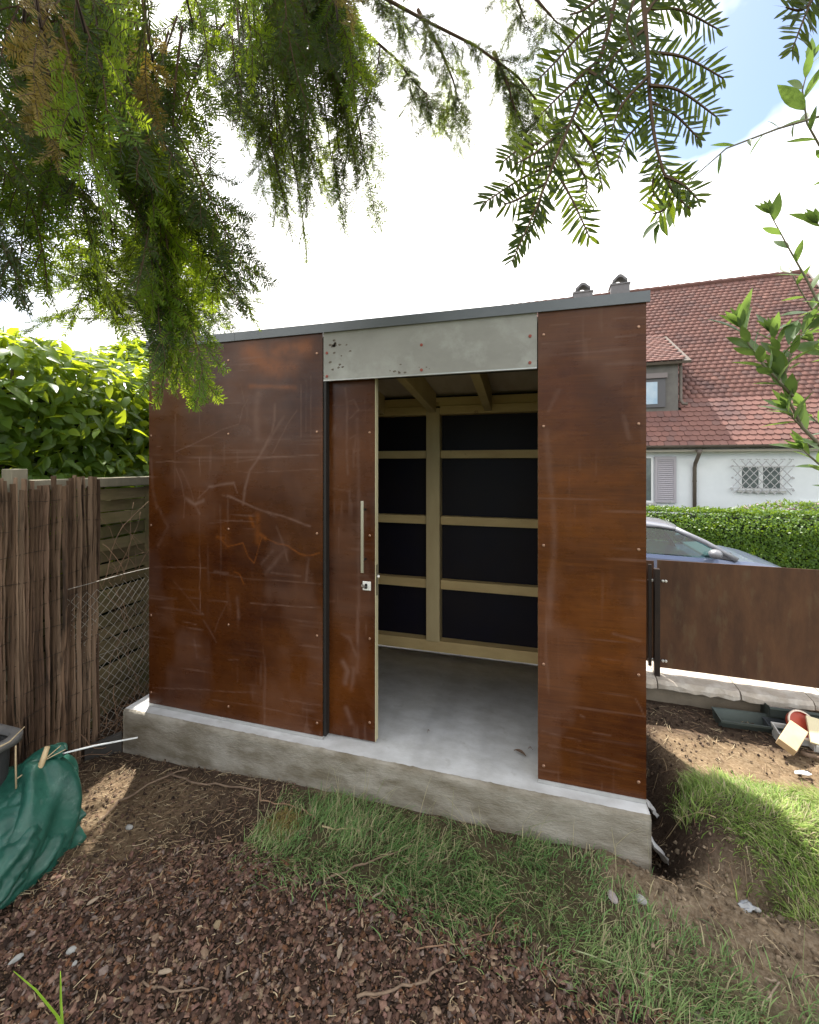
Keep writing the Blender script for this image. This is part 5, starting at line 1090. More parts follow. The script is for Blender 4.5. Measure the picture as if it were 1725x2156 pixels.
# left mass, close by
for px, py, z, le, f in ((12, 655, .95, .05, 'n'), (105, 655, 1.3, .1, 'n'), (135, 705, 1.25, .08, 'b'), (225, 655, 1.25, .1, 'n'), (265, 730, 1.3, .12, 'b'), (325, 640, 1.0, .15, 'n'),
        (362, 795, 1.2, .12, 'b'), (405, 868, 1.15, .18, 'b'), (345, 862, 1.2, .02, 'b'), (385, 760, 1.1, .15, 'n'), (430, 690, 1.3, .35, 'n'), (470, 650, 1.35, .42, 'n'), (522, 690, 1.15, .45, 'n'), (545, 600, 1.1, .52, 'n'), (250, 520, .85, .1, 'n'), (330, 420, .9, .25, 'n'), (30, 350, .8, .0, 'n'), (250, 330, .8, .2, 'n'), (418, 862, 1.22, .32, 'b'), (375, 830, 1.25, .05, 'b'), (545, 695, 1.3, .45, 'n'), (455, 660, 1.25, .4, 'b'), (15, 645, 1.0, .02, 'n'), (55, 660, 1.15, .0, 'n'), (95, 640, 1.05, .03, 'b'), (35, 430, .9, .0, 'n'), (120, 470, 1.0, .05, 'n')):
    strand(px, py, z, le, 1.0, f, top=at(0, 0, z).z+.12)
for px, py, z in ((118, 255, .72), (140, 350, .8), (100, 120, .75), (350, 300, .95), (760, 60, 1.2)): strand(px, py, z, .1, .62, 'y', top=at(0, 0, z).z)
# middle mass, farther
for px, py, z, le in ((565, 480, 1.75, .12), (610, 520, 1.7, .15), (655, 570, 1.6, .16), (640, 470, 1.7, .1), (690, 440, 1.6, .15), (720, 510, 1.6, .12), (700, 400, 1.5, .15), (755, 430, 1.6, .2), (805, 490, 1.6, .22), (770, 350, 1.5, .2), (600, 400, 1.7, .1), (520, 330, 1.5, .1), (480, 260, 1.3, .15), (560, 280, 1.5, .1), (620, 300, 1.5, .15), (680, 280, 1.4, .15), (740, 250, 1.4, .2), (440, 200, 1.2, .2), (530, 190, 1.3, .15), (600, 180, 1.3, .1), (660, 150, 1.3, .1), (720, 140, 1.3, .1), (600, 470, 1.7, .05), (730, 480, 1.65, .1), (560, 420, 1.7, .05)):
    strand(px, py, z, le, 1.0, 'f' if z > 1.45 else 'n', top=at(0, 0, z).z+.1, step=.19)
# limb reaching right, with short hanging sprays all along it
def sprays_on(D, zs, n, s0, s1, spread=.5, fam=None):
    pts = [at(p[0], p[1], z) for p, z in zip(D, np.linspace(zs[0], zs[1], len(D)))]; m = len(pts)-1
    b = MB(); b.tube(pts, [.008*(1-.75*i/m) for i in range(m+1)], 6); b.build('branch', M_twg, yew, smooth=True)
    for k in range(n):
        t = (k+ry.random())/n*m; i = min(int(t), m-1); p = pts[i].lerp(pts[i+1], t-i); ax = (pts[i+1]-pts[i]).normalized()
        d = (-UP+CR*ry.gauss(.05, spread)+CF*ry.gauss(0, .4)+ax*.35).normalized(); s_ = ry.uniform(s0, s1); put_spray(ry.choice(fam or (SPF+SPFB[:1])), p+d*.40*s_, d, s_, None, .40)
    d = (pts[-1]-pts[-2]).normalized(); put_spray(SPF[0], pts[-1]+d*.2, d, .6, None, .40)
sprays_on([(700, -70), (800, -10), (900, 45), (1000, 95), (1090, 160), (1150, 235), (1190, 290)], (1.65, 1.45), 40, .35, .62)
sprays_on([(690, 20), (760, 60), (830, 120), (870, 170), (900, 200)], (1.7, 1.7), 16, .4, .62)
sprays_on([(880, 20), (930, 110), (955, 170), (965, 215)], (1.72, 1.75), 10, .4, .62)
sprays_on([(1040, 110), (1070, 180), (1085, 230)], (1.55, 1.5), 8, .35, .5)
sprays_on([(1050, -60), (1090, 0), (1105, 40)], (1.5, 1.5), 6, .3, .42)
sprays_on([(1090, -50), (1140, 10), (1175, 50)], (1.55, 1.5), 7, .3, .42)
# the two close boughs at the right: separate twigs with long needles
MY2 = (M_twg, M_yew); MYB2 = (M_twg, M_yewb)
def near_twig(D, z, nl=.028, sp=.0056, wd_=.0041, roll=.0, rr0=.0022, bright=False, ndl=True, dz=0.0):
    V, F, mi = [], [], []; n = len(D); pts = [at(p[0], p[1], z+dz*i/(n-1)) for i, p in enumerate(D)]
    # resample smoothly
    fine = []
    for i in range(n-1):
        p0, p1, p2, p3 = pts[max(i-1, 0)], pts[i], pts[i+1], pts[min(i+2, n-1)]
        for t in np.linspace(0, 1, 5)[:-1]:
            t = float(t); fine.append(.5*((2*p1)+(p2-p0)*t+(2*p0-5*p1+4*p2-p3)*t*t+(3*p1-p0-3*p2+p3)*t**3))
    fine.append(pts[-1]); o = fine[0].copy(); loc = [p-o for p in fine]
    tw_tube(loc, rr0, .0008, V, F, mi)
    fl = (-CF+CR*math.sin(roll)+UP*ry.gauss(0, .25)).normalized()
    if ndl: needles_along(loc, nl, sp, wd_, V, F, mi, ry, fl, start=.004)
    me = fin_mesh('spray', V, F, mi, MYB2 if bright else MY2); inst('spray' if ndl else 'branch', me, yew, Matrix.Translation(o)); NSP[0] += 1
A = [(1310, -60), (1268, 110), (1222, 210), (1172, 330), (1128, 440), (1078, 552)]
near_twig(A, .52, rr0=.0035, roll=.1)
for D, ro in (([(1290, 20), (1225, 70), (1170, 130), (1130, 170)], .4), ([(1275, 90), (1320, 150), (1330, 215)], -.4), ([(1262, 125), (1190, 190), (1140, 240)], .2), ([(1235, 185), (1275, 260), (1268, 340)], -.3), ([(1205, 250), (1250, 320), (1268, 390)], .5), ([(1200, 260), (1130, 320), (1085, 345)], .2), ([(1165, 345), (1100, 375), (1018, 428)], .0), ([(1165, 350), (1205, 420), (1242, 500)], .1), ([(1185, 300), (1235, 380), (1225, 440)], .6), ([(1140, 410), (1120, 480), (1090, 500)], .7), ([(1150, 385), (1090, 420), (1060, 430)], .6), ([(1140, 300), (1100, 310), (1060, 340)], .3)):
    near_twig(D, .52+ry.uniform(-.02, .03), roll=ro)
B = [(1350, -60), (1362, 90), (1370, 220), (1385, 320), (1415, 400), (1455, 440)]
near_twig(B, .50, rr0=.0035, roll=-.1, bright=False)
for D, ro, br in (([(1358, 20), (1430, 20), (1510, 60)], .1, 0), ([(1360, 30), (1400, -10), (1500, 0)], .2, 0), ([(1363, 110), (1440, 120), (1524, 165)], .1, 0), ([(1368, 180), (1430, 190), (1508, 245)], .2, 0), ([(1370, 215), (1420, 240), (1470, 290)], .4, 0), ([(1360, 60), (1300, 110), (1265, 160)], .3, 0), ([(1366, 160), (1310, 220), (1290, 270)], .4, 0), ([(1372, 240), (1320, 290), (1300, 340)], .2, 0), ([(1390, 330), (1375, 380), (1378, 415)], .3, 0), ([(1400, 370), (1440, 390), (1470, 420)], .5, 0), ([(1425, 405), (1400, 440), (1375, 450)], .5, 1), ([(1335, 0), (1320, 60), (1340, 110)], .8, 0), ([(1280, -20), (1230, 20), (1200, 30)], .8, 0), ([(1240, 150), (1300, 190), (1310, 230)], .8, 0)):
    near_twig(D, .50+ry.uniform(-.02, .03), roll=ro, bright=bool(br))
near_twig([(1740, -60), (1705, 10), (1668, 105)], .48); near_twig([(1725, -20), (1690, 20), (1655, 15)], .48, roll=.4)
limb([(.40, .55, 2.72), tuple(at(1330, -180, .52)), tuple(at(1310, -60, .52))], .008, .0035); limb([(.40, .55, 2.72), tuple(at(1345, -170, .50)), tuple(at(1350, -60, .50))], .008, .0035); limb([(.4, .55, 2.72), tuple(at(1780, -150, .48)), tuple(at(1740, -60, .48))], .008, .003)
# the crown overhead, joined with a cluster added to shade the mulch
def bake(name, items, m0):
    """join copies of the sprays into one mesh: real needles, too many to be parts"""
    VV, F3, F4_, I3, I4 = [], [], [], [], []; off = 0; cache = {}
    for me, M in items:
        if me.name not in cache:
            co = np.zeros(len(me.vertices)*3); me.vertices.foreach_get('co', co); ps = [(tuple(p.vertices), p.material_index) for p in me.polygons]
            cache[me.name] = (co.reshape(-1, 3), np.array([p for p, _ in ps if len(p) == 3]), np.array([p for p, _ in ps if len(p) == 4]), [i for p, i in ps if len(p) == 3], [i for p, i in ps if len(p) == 4])
        co, f3, f4, i3, i4 = cache[me.name]; A = np.array(M); VV.append(co @ A[:3, :3].T+A[:3, 3]); F3.append(f3+off); F4_.append(f4+off); I3 += i3; I4 += i4; off += len(co)
    return link(name, raw_mesh(name, np.concatenate(VV)-np.array(ORG['yew_tree']), [np.concatenate(F3), np.concatenate(F4_)], (M_twg, M_yew), False, None, I3+I4), yew, kind='stuff')
limb([(-.2, .1, 2.85), (-.05, .7, 3.15), (.1, 1.2, 3.6)], .03, .008); limb([(-.05, .7, 3.15), (.4, 1.0, 3.5)], .02, .006)
items = []
for k in range(46):
    q = Vector((ry.uniform(-.45, .5), ry.uniform(.5, 1.5), 0)); q.z = CAMZ+1.2*max(.15, q.dot(CF))+.42+abs(ry.gauss(0, .35))
    d = Vector((ry.gauss(0, 1), ry.gauss(0, 1), ry.gauss(-.1, .3))).normalized(); z = -d; yv = (UP-z*UP.dot(z)).normalized(); xv = yv.cross(z); m = Matrix.Identity(4); s_ = 1.15
    for i in range(3): m[i][0] = xv[i]*s_; m[i][1] = yv[i]*s_; m[i][2] = z[i]*s_; m[i][3] = q[i]
    items.append((ry.choice(SPR), m))
for k in range(78):  # cluster behind the near boughs, added to shade the lower-left mulch
    q = Vector((-2.72+ry.gauss(0, .26), 2.5+ry.uniform(-.42, .36), 3.05+ry.gauss(0, .2)))
    d = Vector((ry.gauss(0, 1), ry.gauss(0, 1), ry.gauss(-.3, .35))).normalized(); z = -d; yv = (UP-z*UP.dot(z)).normalized(); xv = yv.cross(z); m = Matrix.Identity(4); s_ = 1.2
    for i in range(3): m[i][0] = xv[i]*s_; m[i][1] = yv[i]*s_; m[i][2] = z[i]*s_; m[i][3] = q[i]
    items.append((ry.choice(SPR), m))
limb([(-1.9, -.1, 3.05), (-2.3, 1.0, 3.3), (-2.7, 2.2, 3.25), (-2.75, 2.7, 3.1)], .035, .008)
bake('crown_and_shade_foliage', items, None)
# ------------------------------------------------------------------ narrow leaved evergreen shrub at the right edge
M_lance = leaf_mat('lance_leaf', (.06, .11, .04), (.095, .155, .05), (.26, .40, .07), .38, rough=.36, spec=.55)
M_lstem = mat('lance_stem', (.20, .18, .12), (.13, .11, .07), scale=30, rough=.8)
es = thing('evergreen_shrub', 'narrow leaved evergreen shrub leaning in from the right edge', 'shrub', (1.05, .85, -.22))
LL = [leaf_shape('leaf', M_lance, .066, .021, .22, .10), leaf_shape('leaf', M_lance, .076, .025, .25, .18), leaf_shape('leaf', M_lance, .058, .021, .2, .05)]
LT_ = [leaf_shape('leaf', M_lance, .055, .009, .5, .12)]
rl = random.Random(19)
def lance_branch(D, z, n, s=1.0, r0=.003, meshes=LL, t0=.15, droop=0.0, tuft=True):
    pts = [at(p[0], p[1], zz) for p, zz in zip(D, np.linspace(z[0], z[1], len(D)))] if isinstance(z, tuple) else [at(p[0], p[1], z) for p in D]
    b = MB(); m = len(pts); b.tube(pts, [r0*(1-.7*i/(m-1)) for i in range(m)], 6); b.build('branch', M_lstem, es, smooth=True)
    seg = [(pts[i+1]-pts[i]).length for i in range(m-1)]; tot = sum(seg)
    for k in range(n):
        t = (t0+(1-t0)*(k+.5)/n)*tot; i = 0
        while i < m-2 and t > seg[i]: t -= seg[i]; i += 1
        d = (pts[i+1]-pts[i]).normalized(); p = pts[i]+d*min(t, seg[i]); az = k*2.4+rl.uniform(-.4, .4); u = d.orthogonal().normalized(); v = d.cross(u); rad = u*math.cos(az)+v*math.sin(az); f = (k+.5)/n
        a = .95-.45*f*(1 if tuft else .3); dd = d*math.cos(a)+rad*math.sin(a)+UP*(-droop); nn = (UP*.6+d*.5+Vector((rl.gauss(0, .3), rl.gauss(0, .3), rl.gauss(0, .3))))
        inst('leaf', rl.choice(meshes), es, leaf_matrix(p, dd, nn, s*.9*rl.uniform(.7, 1.15)))
    if tuft:
        d = (pts[-1]-pts[-2]).normalized()
        for k in range(4):
            az = k*1.6; u = d.orthogonal().normalized(); v = d.cross(u); dd = d+(u*math.cos(az)+v*math.sin(az))*.35; inst('leaf', rl.choice(meshes), es, leaf_matrix(pts[-1], dd, UP+u*.3, s*rl.uniform(.5, .8)))
b = MB(); b.tube([(1.05, .85, -.3), (1.02, .88, .3), (.98, .90, .9), (.90, .88, 1.5), (.86, .86, 2.1), (.84, .84, 2.6)], [.025, .022, .018, .014, .009, .004], 8); b.build('stem', M_lstem, es, smooth=True)
b = MB(); b.tube([(1.03, .86, -.3), (1.1, .95, .5), (1.02, .97, 1.2), (.92, .95, 1.7)], [.02, .017, .012, .006], 8); b.build('stem', M_lstem, es, smooth=True)
lance_branch([(1900, 215), (1760, 235), (1640, 270), (1530, 312), (1455, 378)], .80, 13, .85, .0030, LT_, .1, .25, False)
lance_branch([(1850, 420), (1745, 340), (1700, 260), (1690, 190), (1705, 130)], .80, 14, .95, .0028, LL, .1, .1)
lance_branch([(1880, 950), (1765, 720), (1700, 590), (1660, 520), (1622, 450)], .80, 11, .8, .0030, LL, .35, .15)
lance_branch([(1800, 860), (1740, 700), (1685, 610), (1660, 560)], .86, 9, .8, .0024, LL+LT_, .2, .2, False)
lance_branch([(1950, 1150), (1790, 1000), (1690, 900), (1655, 830), (1640, 790)], .80, 9, .95, .0045, LL, .3, .0)
lance_branch([(1670, 835), (1610, 770), (1580, 730), (1560, 690)], .79, 16, 1.05, .0028, LL, .1, -.15)
lance_branch([(1650, 800), (1665, 745), (1700, 690)], .80, 11, .95, .0024, LL, .1, -.1)
lance_branch([(1645, 790), (1640, 740), (1625, 700)], .81, 9, .95, .0024, LL, .1, -.1)
lance_branch([(1690, 900), (1670, 880), (1655, 860)], .80, 7, .95, .0022, LL, .1, .0)
lance_branch([(1850, 860), (1760, 760), (1710, 720)], .84, 10, .95, .003, LL, .1, .0)
lance_branch([(1780, 1060), (1735, 985), (1705, 960), (1690, 945)], .80, 10, .85, .003, LL, .1, -.1)
lance_branch([(1850, 1000), (1745, 910), (1690, 860)], .86, 10, .95, .003, LL, .2, .05)
lance_branch([(1455, 375), (1430, 410), (1400, 440), (1385, 470)], .80, 9, .85, .0016, LL, .1, .1)
lance_branch([(1850, 600), (1760, 520), (1722, 470)], .8, 9, .9, .0024, LL, .1, .1)
lance_branch([(1860, 700), (1770, 640), (1710, 655), (1670, 680)], .8, 9, .9, .0024, LL, .3, .1)
# ------------------------------------------------------------------ far conifer and a house beyond the left fence
fh = thing('neighbour_house', 'far neighbouring house whose pinkish brick chimney shows above the left shed corner', 'house', (-12.5, 16, -.5))
M_brick = mat('pale_brick', (.40, .27, .25), (.33, .21, .19), scale=6, rough=.9)
b = MB(); b.prism([(-13.5, -.5), (-4, -.5), (-4, 2.2), (-8.75, 5.0), (-13.5, 2.2)], lambda u, v, t: (u-1.5, 15+7*t, v)); b.build('wall', M_wall, fh)
b = MB(); b.prism([(-14, 2.0), (-8.75, 5.1), (-3.5, 2.0), (-3.5, 2.15), (-8.75, 5.25), (-14, 2.15)], lambda u, v, t: (u-1.5, 14.7+7.6*t, v)); rf_ = b.build('roof', M_tiles, fh)
cc = at(401, 690, 20); b = MB(); b.box(cc.x-.28, cc.x+.28, cc.y-.3, cc.y+.3, 4.2, 8.42); b.box(cc.x-.33, cc.x+.33, cc.y-.35, cc.y+.35, 8.42, 8.55); b.build('chimney', M_brick, rf_)
M_con = leaf_mat('conifer_needle', (.02, .05, .02), (.04, .08, .03), (.08, .14, .03), .3, attr=True)
ct = thing('conifer_tree', 'distant dark conifer beyond the roof edge of the shed', 'tree', tuple(at(440, 1020, 14).xy)+(-.4,))
c0 = ORG['conifer_tree']; b = MB(); b.tube([(c0.x, c0.y, -.5), (c0.x, c0.y, 3.5), (c0.x, c0.y, 6.6)], [.16, .10, .02], 8); b.build('trunk', M_bark_d, ct)
r = np.random.default_rng(55); Pn = []; 
for k in range(70):
    z = 1.0+5.5*k/70; a = k*2.4; l = 1.7*(1-(z-1)/6.2)+.25
    for q in range(60):
        t = r.random(); Pn.append((c0.x+math.cos(a)*l*t+r.normal(0, .06), c0.y+math.sin(a)*l*t+r.normal(0, .06), z+.35*l*t*t+r.normal(0, .05)))
Pn = np.array(Pn); V_, f_ = quadleaves(Pn, np.tile(np.array([0, -.3, .8]), (len(Pn), 1)), .16, .03, 56, .1, .8)
link('crown', raw_mesh('crown', V_-np.array(c0), [f_], M_con, False, np.repeat(r.random(len(Pn))[:, None], 4, 0).repeat(3, 1)), ct, kind='stuff')
# ------------------------------------------------------------------ rubbish sack, tub and canes at the left
def tarp_mat():
    m = mat('green_tarpaulin', (.010, .068, .048), (.024, .115, .082), scale=9, rough=.40, spec=.5, bump=.5, bscale=22, bdist=.008, c3=(.09, .17, .14), s3=30, t3=(.58, .8))  # the pale third tone puts the cloth's sheen into the colour
    return m
M_tarp = tarp_mat()
nu, nv = 150, 130; V_ = []
U = np.linspace(0, 1, nu); W = np.linspace(0, 1, nv)
for u in U:
    # along the sack, from behind the frame edge to its mouth
    yy = .30+1.24*u
    cxx = -2.46+.13*sst(.70, 1.0, u); hw = .40*(1-.0*u)*(1-.45*sst(.72, 1.0, u))*min(1, .25+u*6); hh = (.35+.10*sst(.70, .95, u))*min(1, .3+u*5); 
    for v in W:
        a = math.pi*(1.12*v-.06); ca_, sa_ = math.cos(a), math.sin(a); x = cxx+hw*math.copysign(abs(ca_)**.75, ca_)*(1+.06*math.sin(a*2)); z = -.275+hh*max(0, sa_)**.8
        V_.append((x, yy, z, ca_, sa_))
V_ = np.array(V_); px_, py_, pz_ = V_[:, 0], V_[:, 1], V_[:, 2]; q1 = py_*1.0+pz_*1.6; q2 = pz_*1.0-py_*.55
wr = .050*(fbm(q1*2.0, q2*7, 3, 11)-.5)+.075*np.abs(fbm(q1*2.6+3, q2*12, 3, 14)-.5)+.045*np.abs(fbm(q1*5+3, q2*24, 2, 18)-.5)+.02*np.abs(fbm(q1*22, q2*14, 2, 19)-.5)-.03; top_ = sst(.05, .35, V_[:, 4])
px_ = px_+V_[:, 3]*wr*1.6; pz_ = pz_+V_[:, 4]*wr*1.3*top_; py_ = py_+.03*(fbm(px_*6, pz_*6, 2, 3)-.5)
P3 = np.stack([px_, py_, np.maximum(pz_, gz(px_, py_)-.02)], 1); i0 = (np.arange(nu-1)[:, None]*nv+np.arange(nv-1)[None]).ravel(); F_ = np.stack([i0, i0+1, i0+nv+1, i0+nv], 1)
sk = thing('green_sack', 'crumpled green woven tarpaulin sack slumped on the soil beside the black tub', 'sack', (-2.3, 1.1, -.27))
link('sack_body', raw_mesh('sack_body', P3-np.array(ORG['green_sack']), [F_], M_tarp, True), sk)
# gathered mouth, twisted to a knot
b = MB(); ring = []; kc = at(133, 1583, 2.06); end = Vector((-2.20, 1.50, .02)); n = 26
cs = [Vector((-2.28, 1.38, -.10)), Vector((-2.25, 1.46, .02)), Vector((-2.29, 1.49, .10)), Vector((-2.33, 1.49, .17)), kc+Vector((-.09, .0, -.025)), kc+Vector((-.015, 0, .0)), kc+Vector((.012, 0, 0))]; rd = [.20, .16, .12, .075, .045, .038, .012]
vs_ = []
for i, (c_, rd_) in enumerate(zip(cs, rd)):
    d = (cs[min(i+1, 6)]-cs[max(i-1, 0)]).normalized(); u = Vector((0, 1, 0)); u = (u-d*u.dot(d)).normalized(); v = d.cross(u)
    for k in range(n):
        a = 2*math.pi*k/n; rr = rd_*(1+.22*math.sin(a*5+i*1.1)+.12*math.sin(a*9-i*.8)); vs_.append(c_+u*math.cos(a)*rr+v*math.sin(a)*rr)
b.add(vs_, [(i*n+k, i*n+(k+1) % n, (i+1)*n+(k+1) % n, (i+1)*n+k) for i in range(6) for k in range(n)]); so_ = b.build('sack_mouth', M_tarp, sk, smooth=True)
ss = so_.modifiers.new('sub', 'SUBSURF'); ss.levels = 2; ss.render_levels = 2
M_tub = mat('black_plastic', (.030, .031, .032), (.045, .045, .045), scale=12, rough=.55, bump=.1, bscale=60, spec=.4)
M_tubr = mat('dusty_plastic_rim', (.10, .10, .10), (.17, .16, .15), scale=14, rough=.6)
tub = thing('plastic_tub', 'black rectangular plastic tub with a dusty grey rim at the left edge', 'tub', (-2.6, 1.5, -.2))
def rrect(x0, x1, y0, y1, r0, n=6):
    o = []
    for cx, cy, a0 in ((x1-r0, y1-r0, 0), (x0+r0, y1-r0, 90), (x0+r0, y0+r0, 180), (x1-r0, y0+r0, 270)):
        for k in range(n+1): a = R(a0+90*k/n); o.append((cx+r0*math.cos(a), cy+r0*math.sin(a)))
    return o
def ringstack(levels, closed_bottom=True):
    vs_ = []; 
    for o, z in levels: vs_ += [(x, y, z) for x, y in o]
    n = len(levels[0][0]); fs = [(i*n+k, i*n+(k+1) % n, (i+1)*n+(k+1) % n, (i+1)*n+k) for i in range(len(levels)-1) for k in range(n)]
    return vs_, fs, n
tx0, tx1, ty0, ty1 = -2.74, -2.37, .85, 1.435
lv = [(rrect(tx0+.03, tx1-.03, ty0+.03, ty1-.03, .05), -.10), (rrect(tx0+.012, tx1-.012, ty0+.012, ty1-.012, .055), .29), (rrect(tx0+.02, tx1-.02, ty0+.02, ty1-.02, .05), .291), (rrect(tx0+.037, tx1-.037, ty0+.037, ty1-.037, .045), -.09)]
vs_, fs, n = ringstack(lv); b = MB(); b.add(vs_, fs+[tuple(range(n-1, -1, -1)), tuple(3*n+k for k in range(n))]); b.build('tub_body', M_tub, tub, smooth=False)
lv = [(rrect(tx0+.011, tx1-.011, ty0+.011, ty1-.011, .055), .285), (rrect(tx0-.022, tx1+.022, ty0-.022, ty1+.022, .07), .285), (rrect(tx0-.024, tx1+.024, ty0-.024, ty1+.024, .07), .315), (rrect(tx0-.016, tx1+.016, ty0-.016, ty1+.016, .068), .322), (rrect(tx0+.014, tx1-.014, ty0+.014, ty1-.014, .052), .320), (rrect(tx0+.019, tx1-.019, ty0+.019, ty1-.019, .052), .30)]
vs_, fs, n = ringstack(lv); b = MB(); b.add(vs_, fs); b.build('tub_rim', M_tubr, tub, smooth=True)
b = MB(); b.box(tx0+.05, tx1-.05, ty0+.05, ty1-.05, .10, .14); b.build('tub_contents', mat('plant_litter', (.16, .11, .07), (.10, .07, .045), scale=40, rough=1, bump=1, bscale=60), tub)
M_cane = mat('bamboo_cane', (.62, .48, .28), (.48, .35, .19), scale=14, stretch=(1, 1, .3), rough=.6)
M_straw2 = mat('pale_stalk', (.55, .44, .27), (.40, .30, .17), scale=20, rough=.8)
def stick(name, D, r0, r1, m, label, cat_, n=8, group=None):
    pts = [at(*p) for p in D]; b = MB(); k = len(pts); b.tube(pts, [r0+(r1-r0)*i/(k-1) for i in range(k)], n); return b.build(name, m, None, pts[0], smooth=True, label=label, cat=cat_, group=group)
stick('garden_cane', [(50, 1690, 1.96), (88, 1608, 2.0), (100, 1572, 2.02)], .014, .011, M_cane, 'thick tan cane sticking up out of the green sack', 'cane')
stick('dry_stalk', [(15, 1672, 1.96), (70, 1620, 2.0), (128, 1570, 2.04)], .0035, .002, M_straw2, 'long thin pale stalk crossing the thick cane above the sack', 'stalk')
stick('dry_stalk', [(35, 1640, 1.94), (80, 1608, 2.0), (138, 1578, 2.05)], .003, .002, M_straw2, 'short pale stalk lying lowest across the sack mouth', 'stalk')
stick('dry_stalk', [(0, 1572, 1.80), (20, 1562, 1.85), (52, 1530, 1.9)], .0035, .002, M_straw2, 'pale dry stalk leaning over the rim of the black tub', 'stalk')
stick('dry_stalk', [(34, 1660, 1.90), (33, 1600, 1.90), (33, 1570, 1.90)], .004, .003, M_straw2, 'upright straw coloured stalk against the right side of the tub', 'stalk')
stick('white_rod', [(118, 1590, 2.04), (200, 1570, 2.12), (290, 1553, 2.2)], .0042, .0042, mat('white_rod', (.72, .74, .73), rough=.4), 'thin straight white rod sticking out of the green sack towards the slab', 'rod')
# ------------------------------------------------------------------ things lying by the low wall at the right
M_gut = mat('green_grey_gutter', (.085, .105, .095), (.065, .08, .075), scale=5, rough=.5, metal=.15)
M_gutp = mat('pale_gutter', (.72, .72, .70), (.55, .54, .52), scale=6, rough=.55)
def trough(name, a, bq, wd_, hh, m, label, cat_, flare=.35, th_=.005, group=None, tilt=0):
    """an open sheet metal channel from a to b with folded lips and an end plate"""
    a = Vector(a); bq = Vector(bq); d = (bq-a).normalized(); s = d.cross(UP).normalized(); u = s.cross(d)
    if tilt: q = Quaternion(d, tilt); s = q @ s; u = q @ u
    w2 = wd_/2; prof = [(-w2-.012, hh-.012), (-w2-.012, hh), (-w2, hh), (-w2*(1-flare), 0), (w2*(1-flare), 0), (w2, hh*.8), (w2+.014, hh*.8), (w2+.014, hh*.8-.014)]
    inn = [(-w2-.009, hh-.012), (-w2-.009, hh-.004), (-w2+.004, hh-.004), (-w2*(1-flare)+.004, th_), (w2*(1-flare)-.004, th_), (w2-.002, hh*.8-.004), (w2+.010, hh*.8-.004), (w2+.010, hh*.8-.014)]
    n = len(prof); vs_ = []
    for base in (a, bq):
        for p in prof: vs_.append(base+s*p[0]+u*p[1])
        for p in inn: vs_.append(base+s*p[0]+u*p[1])
    m2 = 2*n; fs = [(i, m2+i, m2+i+1, i+1) for i in range(n-1)]+[(n+i+1, m2+n+i+1, m2+n+i, n+i) for i in range(n-1)]+[(i, i+1, n+i+1, n+i) for i in range(n-1)]+[(m2+i+1, m2+i, m2+n+i, m2+n+i+1) for i in range(n-1)]
    b = MB(); b.add(vs_, fs); e = [a+d*.002+s*p[0]+u*p[1] for p in prof[2:6]]; e2 = [p+d*.006 for p in e]; b.add(e+e2, [(3, 2, 1, 0), (4, 5, 6, 7), (0, 1, 5, 4), (1, 2, 6, 5), (2, 3, 7, 6), (3, 0, 4, 7)])
    return b.build(name, m, None, a, label=label, cat=cat_, group=group)
def G(px, py, dz=.0, Z=-.2):
    p = onZ(px, py, Z); return Vector((p.x, p.y, float(gz(p.x, p.y))+dz))
zg = -.235
def Q(px, py, Z): return onZ(px, py, Z)
a_ = Q(1508, 1522, -.23); trough('gutter_channel', a_, a_+Vector((1.3, .03, .0)), .125, .075, M_gut, 'long dark green grey gutter channel lying nearest on the bare soil', 'gutter')
a_ = at(1610, 1502, 2.98); trough('gutter_channel', a_, a_+Vector((1.1, -.05, .02)), .17, .085, M_gut, 'wide dark green grey gutter channel leaning against the low stone wall', 'gutter', flare=.25, tilt=-.25)
a_ = Q(1583, 1500, -.22); a_.y = min(a_.y, 3.47); trough('gutter_channel', a_, a_+Vector((1.0, .0, .0)), .06, .05, mat('dark_grey_gutter', (.07, .078, .085), rough=.45, metal=.2), 'narrow dark grey gutter strip between the two wider channels', 'gutter')
c_ = at(1660, 1503, 2.93); b = MB(); b.box(-.115, .115, -.003, .003, -.04, .04, Matrix.Translation(c_) @ Matrix.Rotation(R(2), 4, 'Z') @ Matrix.Rotation(R(-35), 4, 'X') @ Matrix.Rotation(R(4), 4, 'Y')); b.build('metal_offcut', mat('stained_metal', (.20, .19, .19), (.26, .15, .08), scale=7, rough=.5, metal=.3), None, c_, label='short stained metal offcut lying across the dark gutter channels', cat='offcut')
a_ = Q(1632, 1556, -.23); trough('gutter_channel', a_, a_+Vector((.42, -.02, .0)), .09, .085, M_gutp, 'pale grey white gutter offcut beside the red pipe cap', 'gutter', flare=.2)
a_ = Q(1706, 1578, -.23); trough('gutter_channel', a_, a_+Vector((.45, .02, .0)), .09, .085, M_gutp, 'pale gutter offcut half hidden under the cream board', 'gutter', flare=.2)
pc = at(1692, 1527, 2.74); b = MB(); Mr = Matrix.Translation(pc) @ Matrix.Rotation(R(14), 4, 'Z') @ Matrix.Rotation(R(52), 4, 'X')
b.lathe([(.073, -.035), (.085, -.03), (.088, .0), (.080, .004), (.076, -.012), (.02, -.014)], (0, 0, 0), 28, Mr); pcap = b.build('pipe_cap', mat('red_plastic', (.42, .065, .03), (.36, .05, .03), scale=8, rough=.45), None, pc, label='round red plastic pipe cap with a pale rim among the offcuts', cat='pipe cap', smooth=False)
b = MB(); b.lathe([(.0885, -.004), (.0905, .002), (.086, .007), (.0795, .0045)], (0, 0, 0), 28, Mr, False); b.build('cap_rim', mat('pale_rim', (.70, .58, .48), rough=.5), pcap, smooth=True)
M_pine = mat('pine_offcut', (.60, .45, .28), (.50, .36, .21), scale=6, stretch=(1, 1, .3), rough=.75, bump=.1)
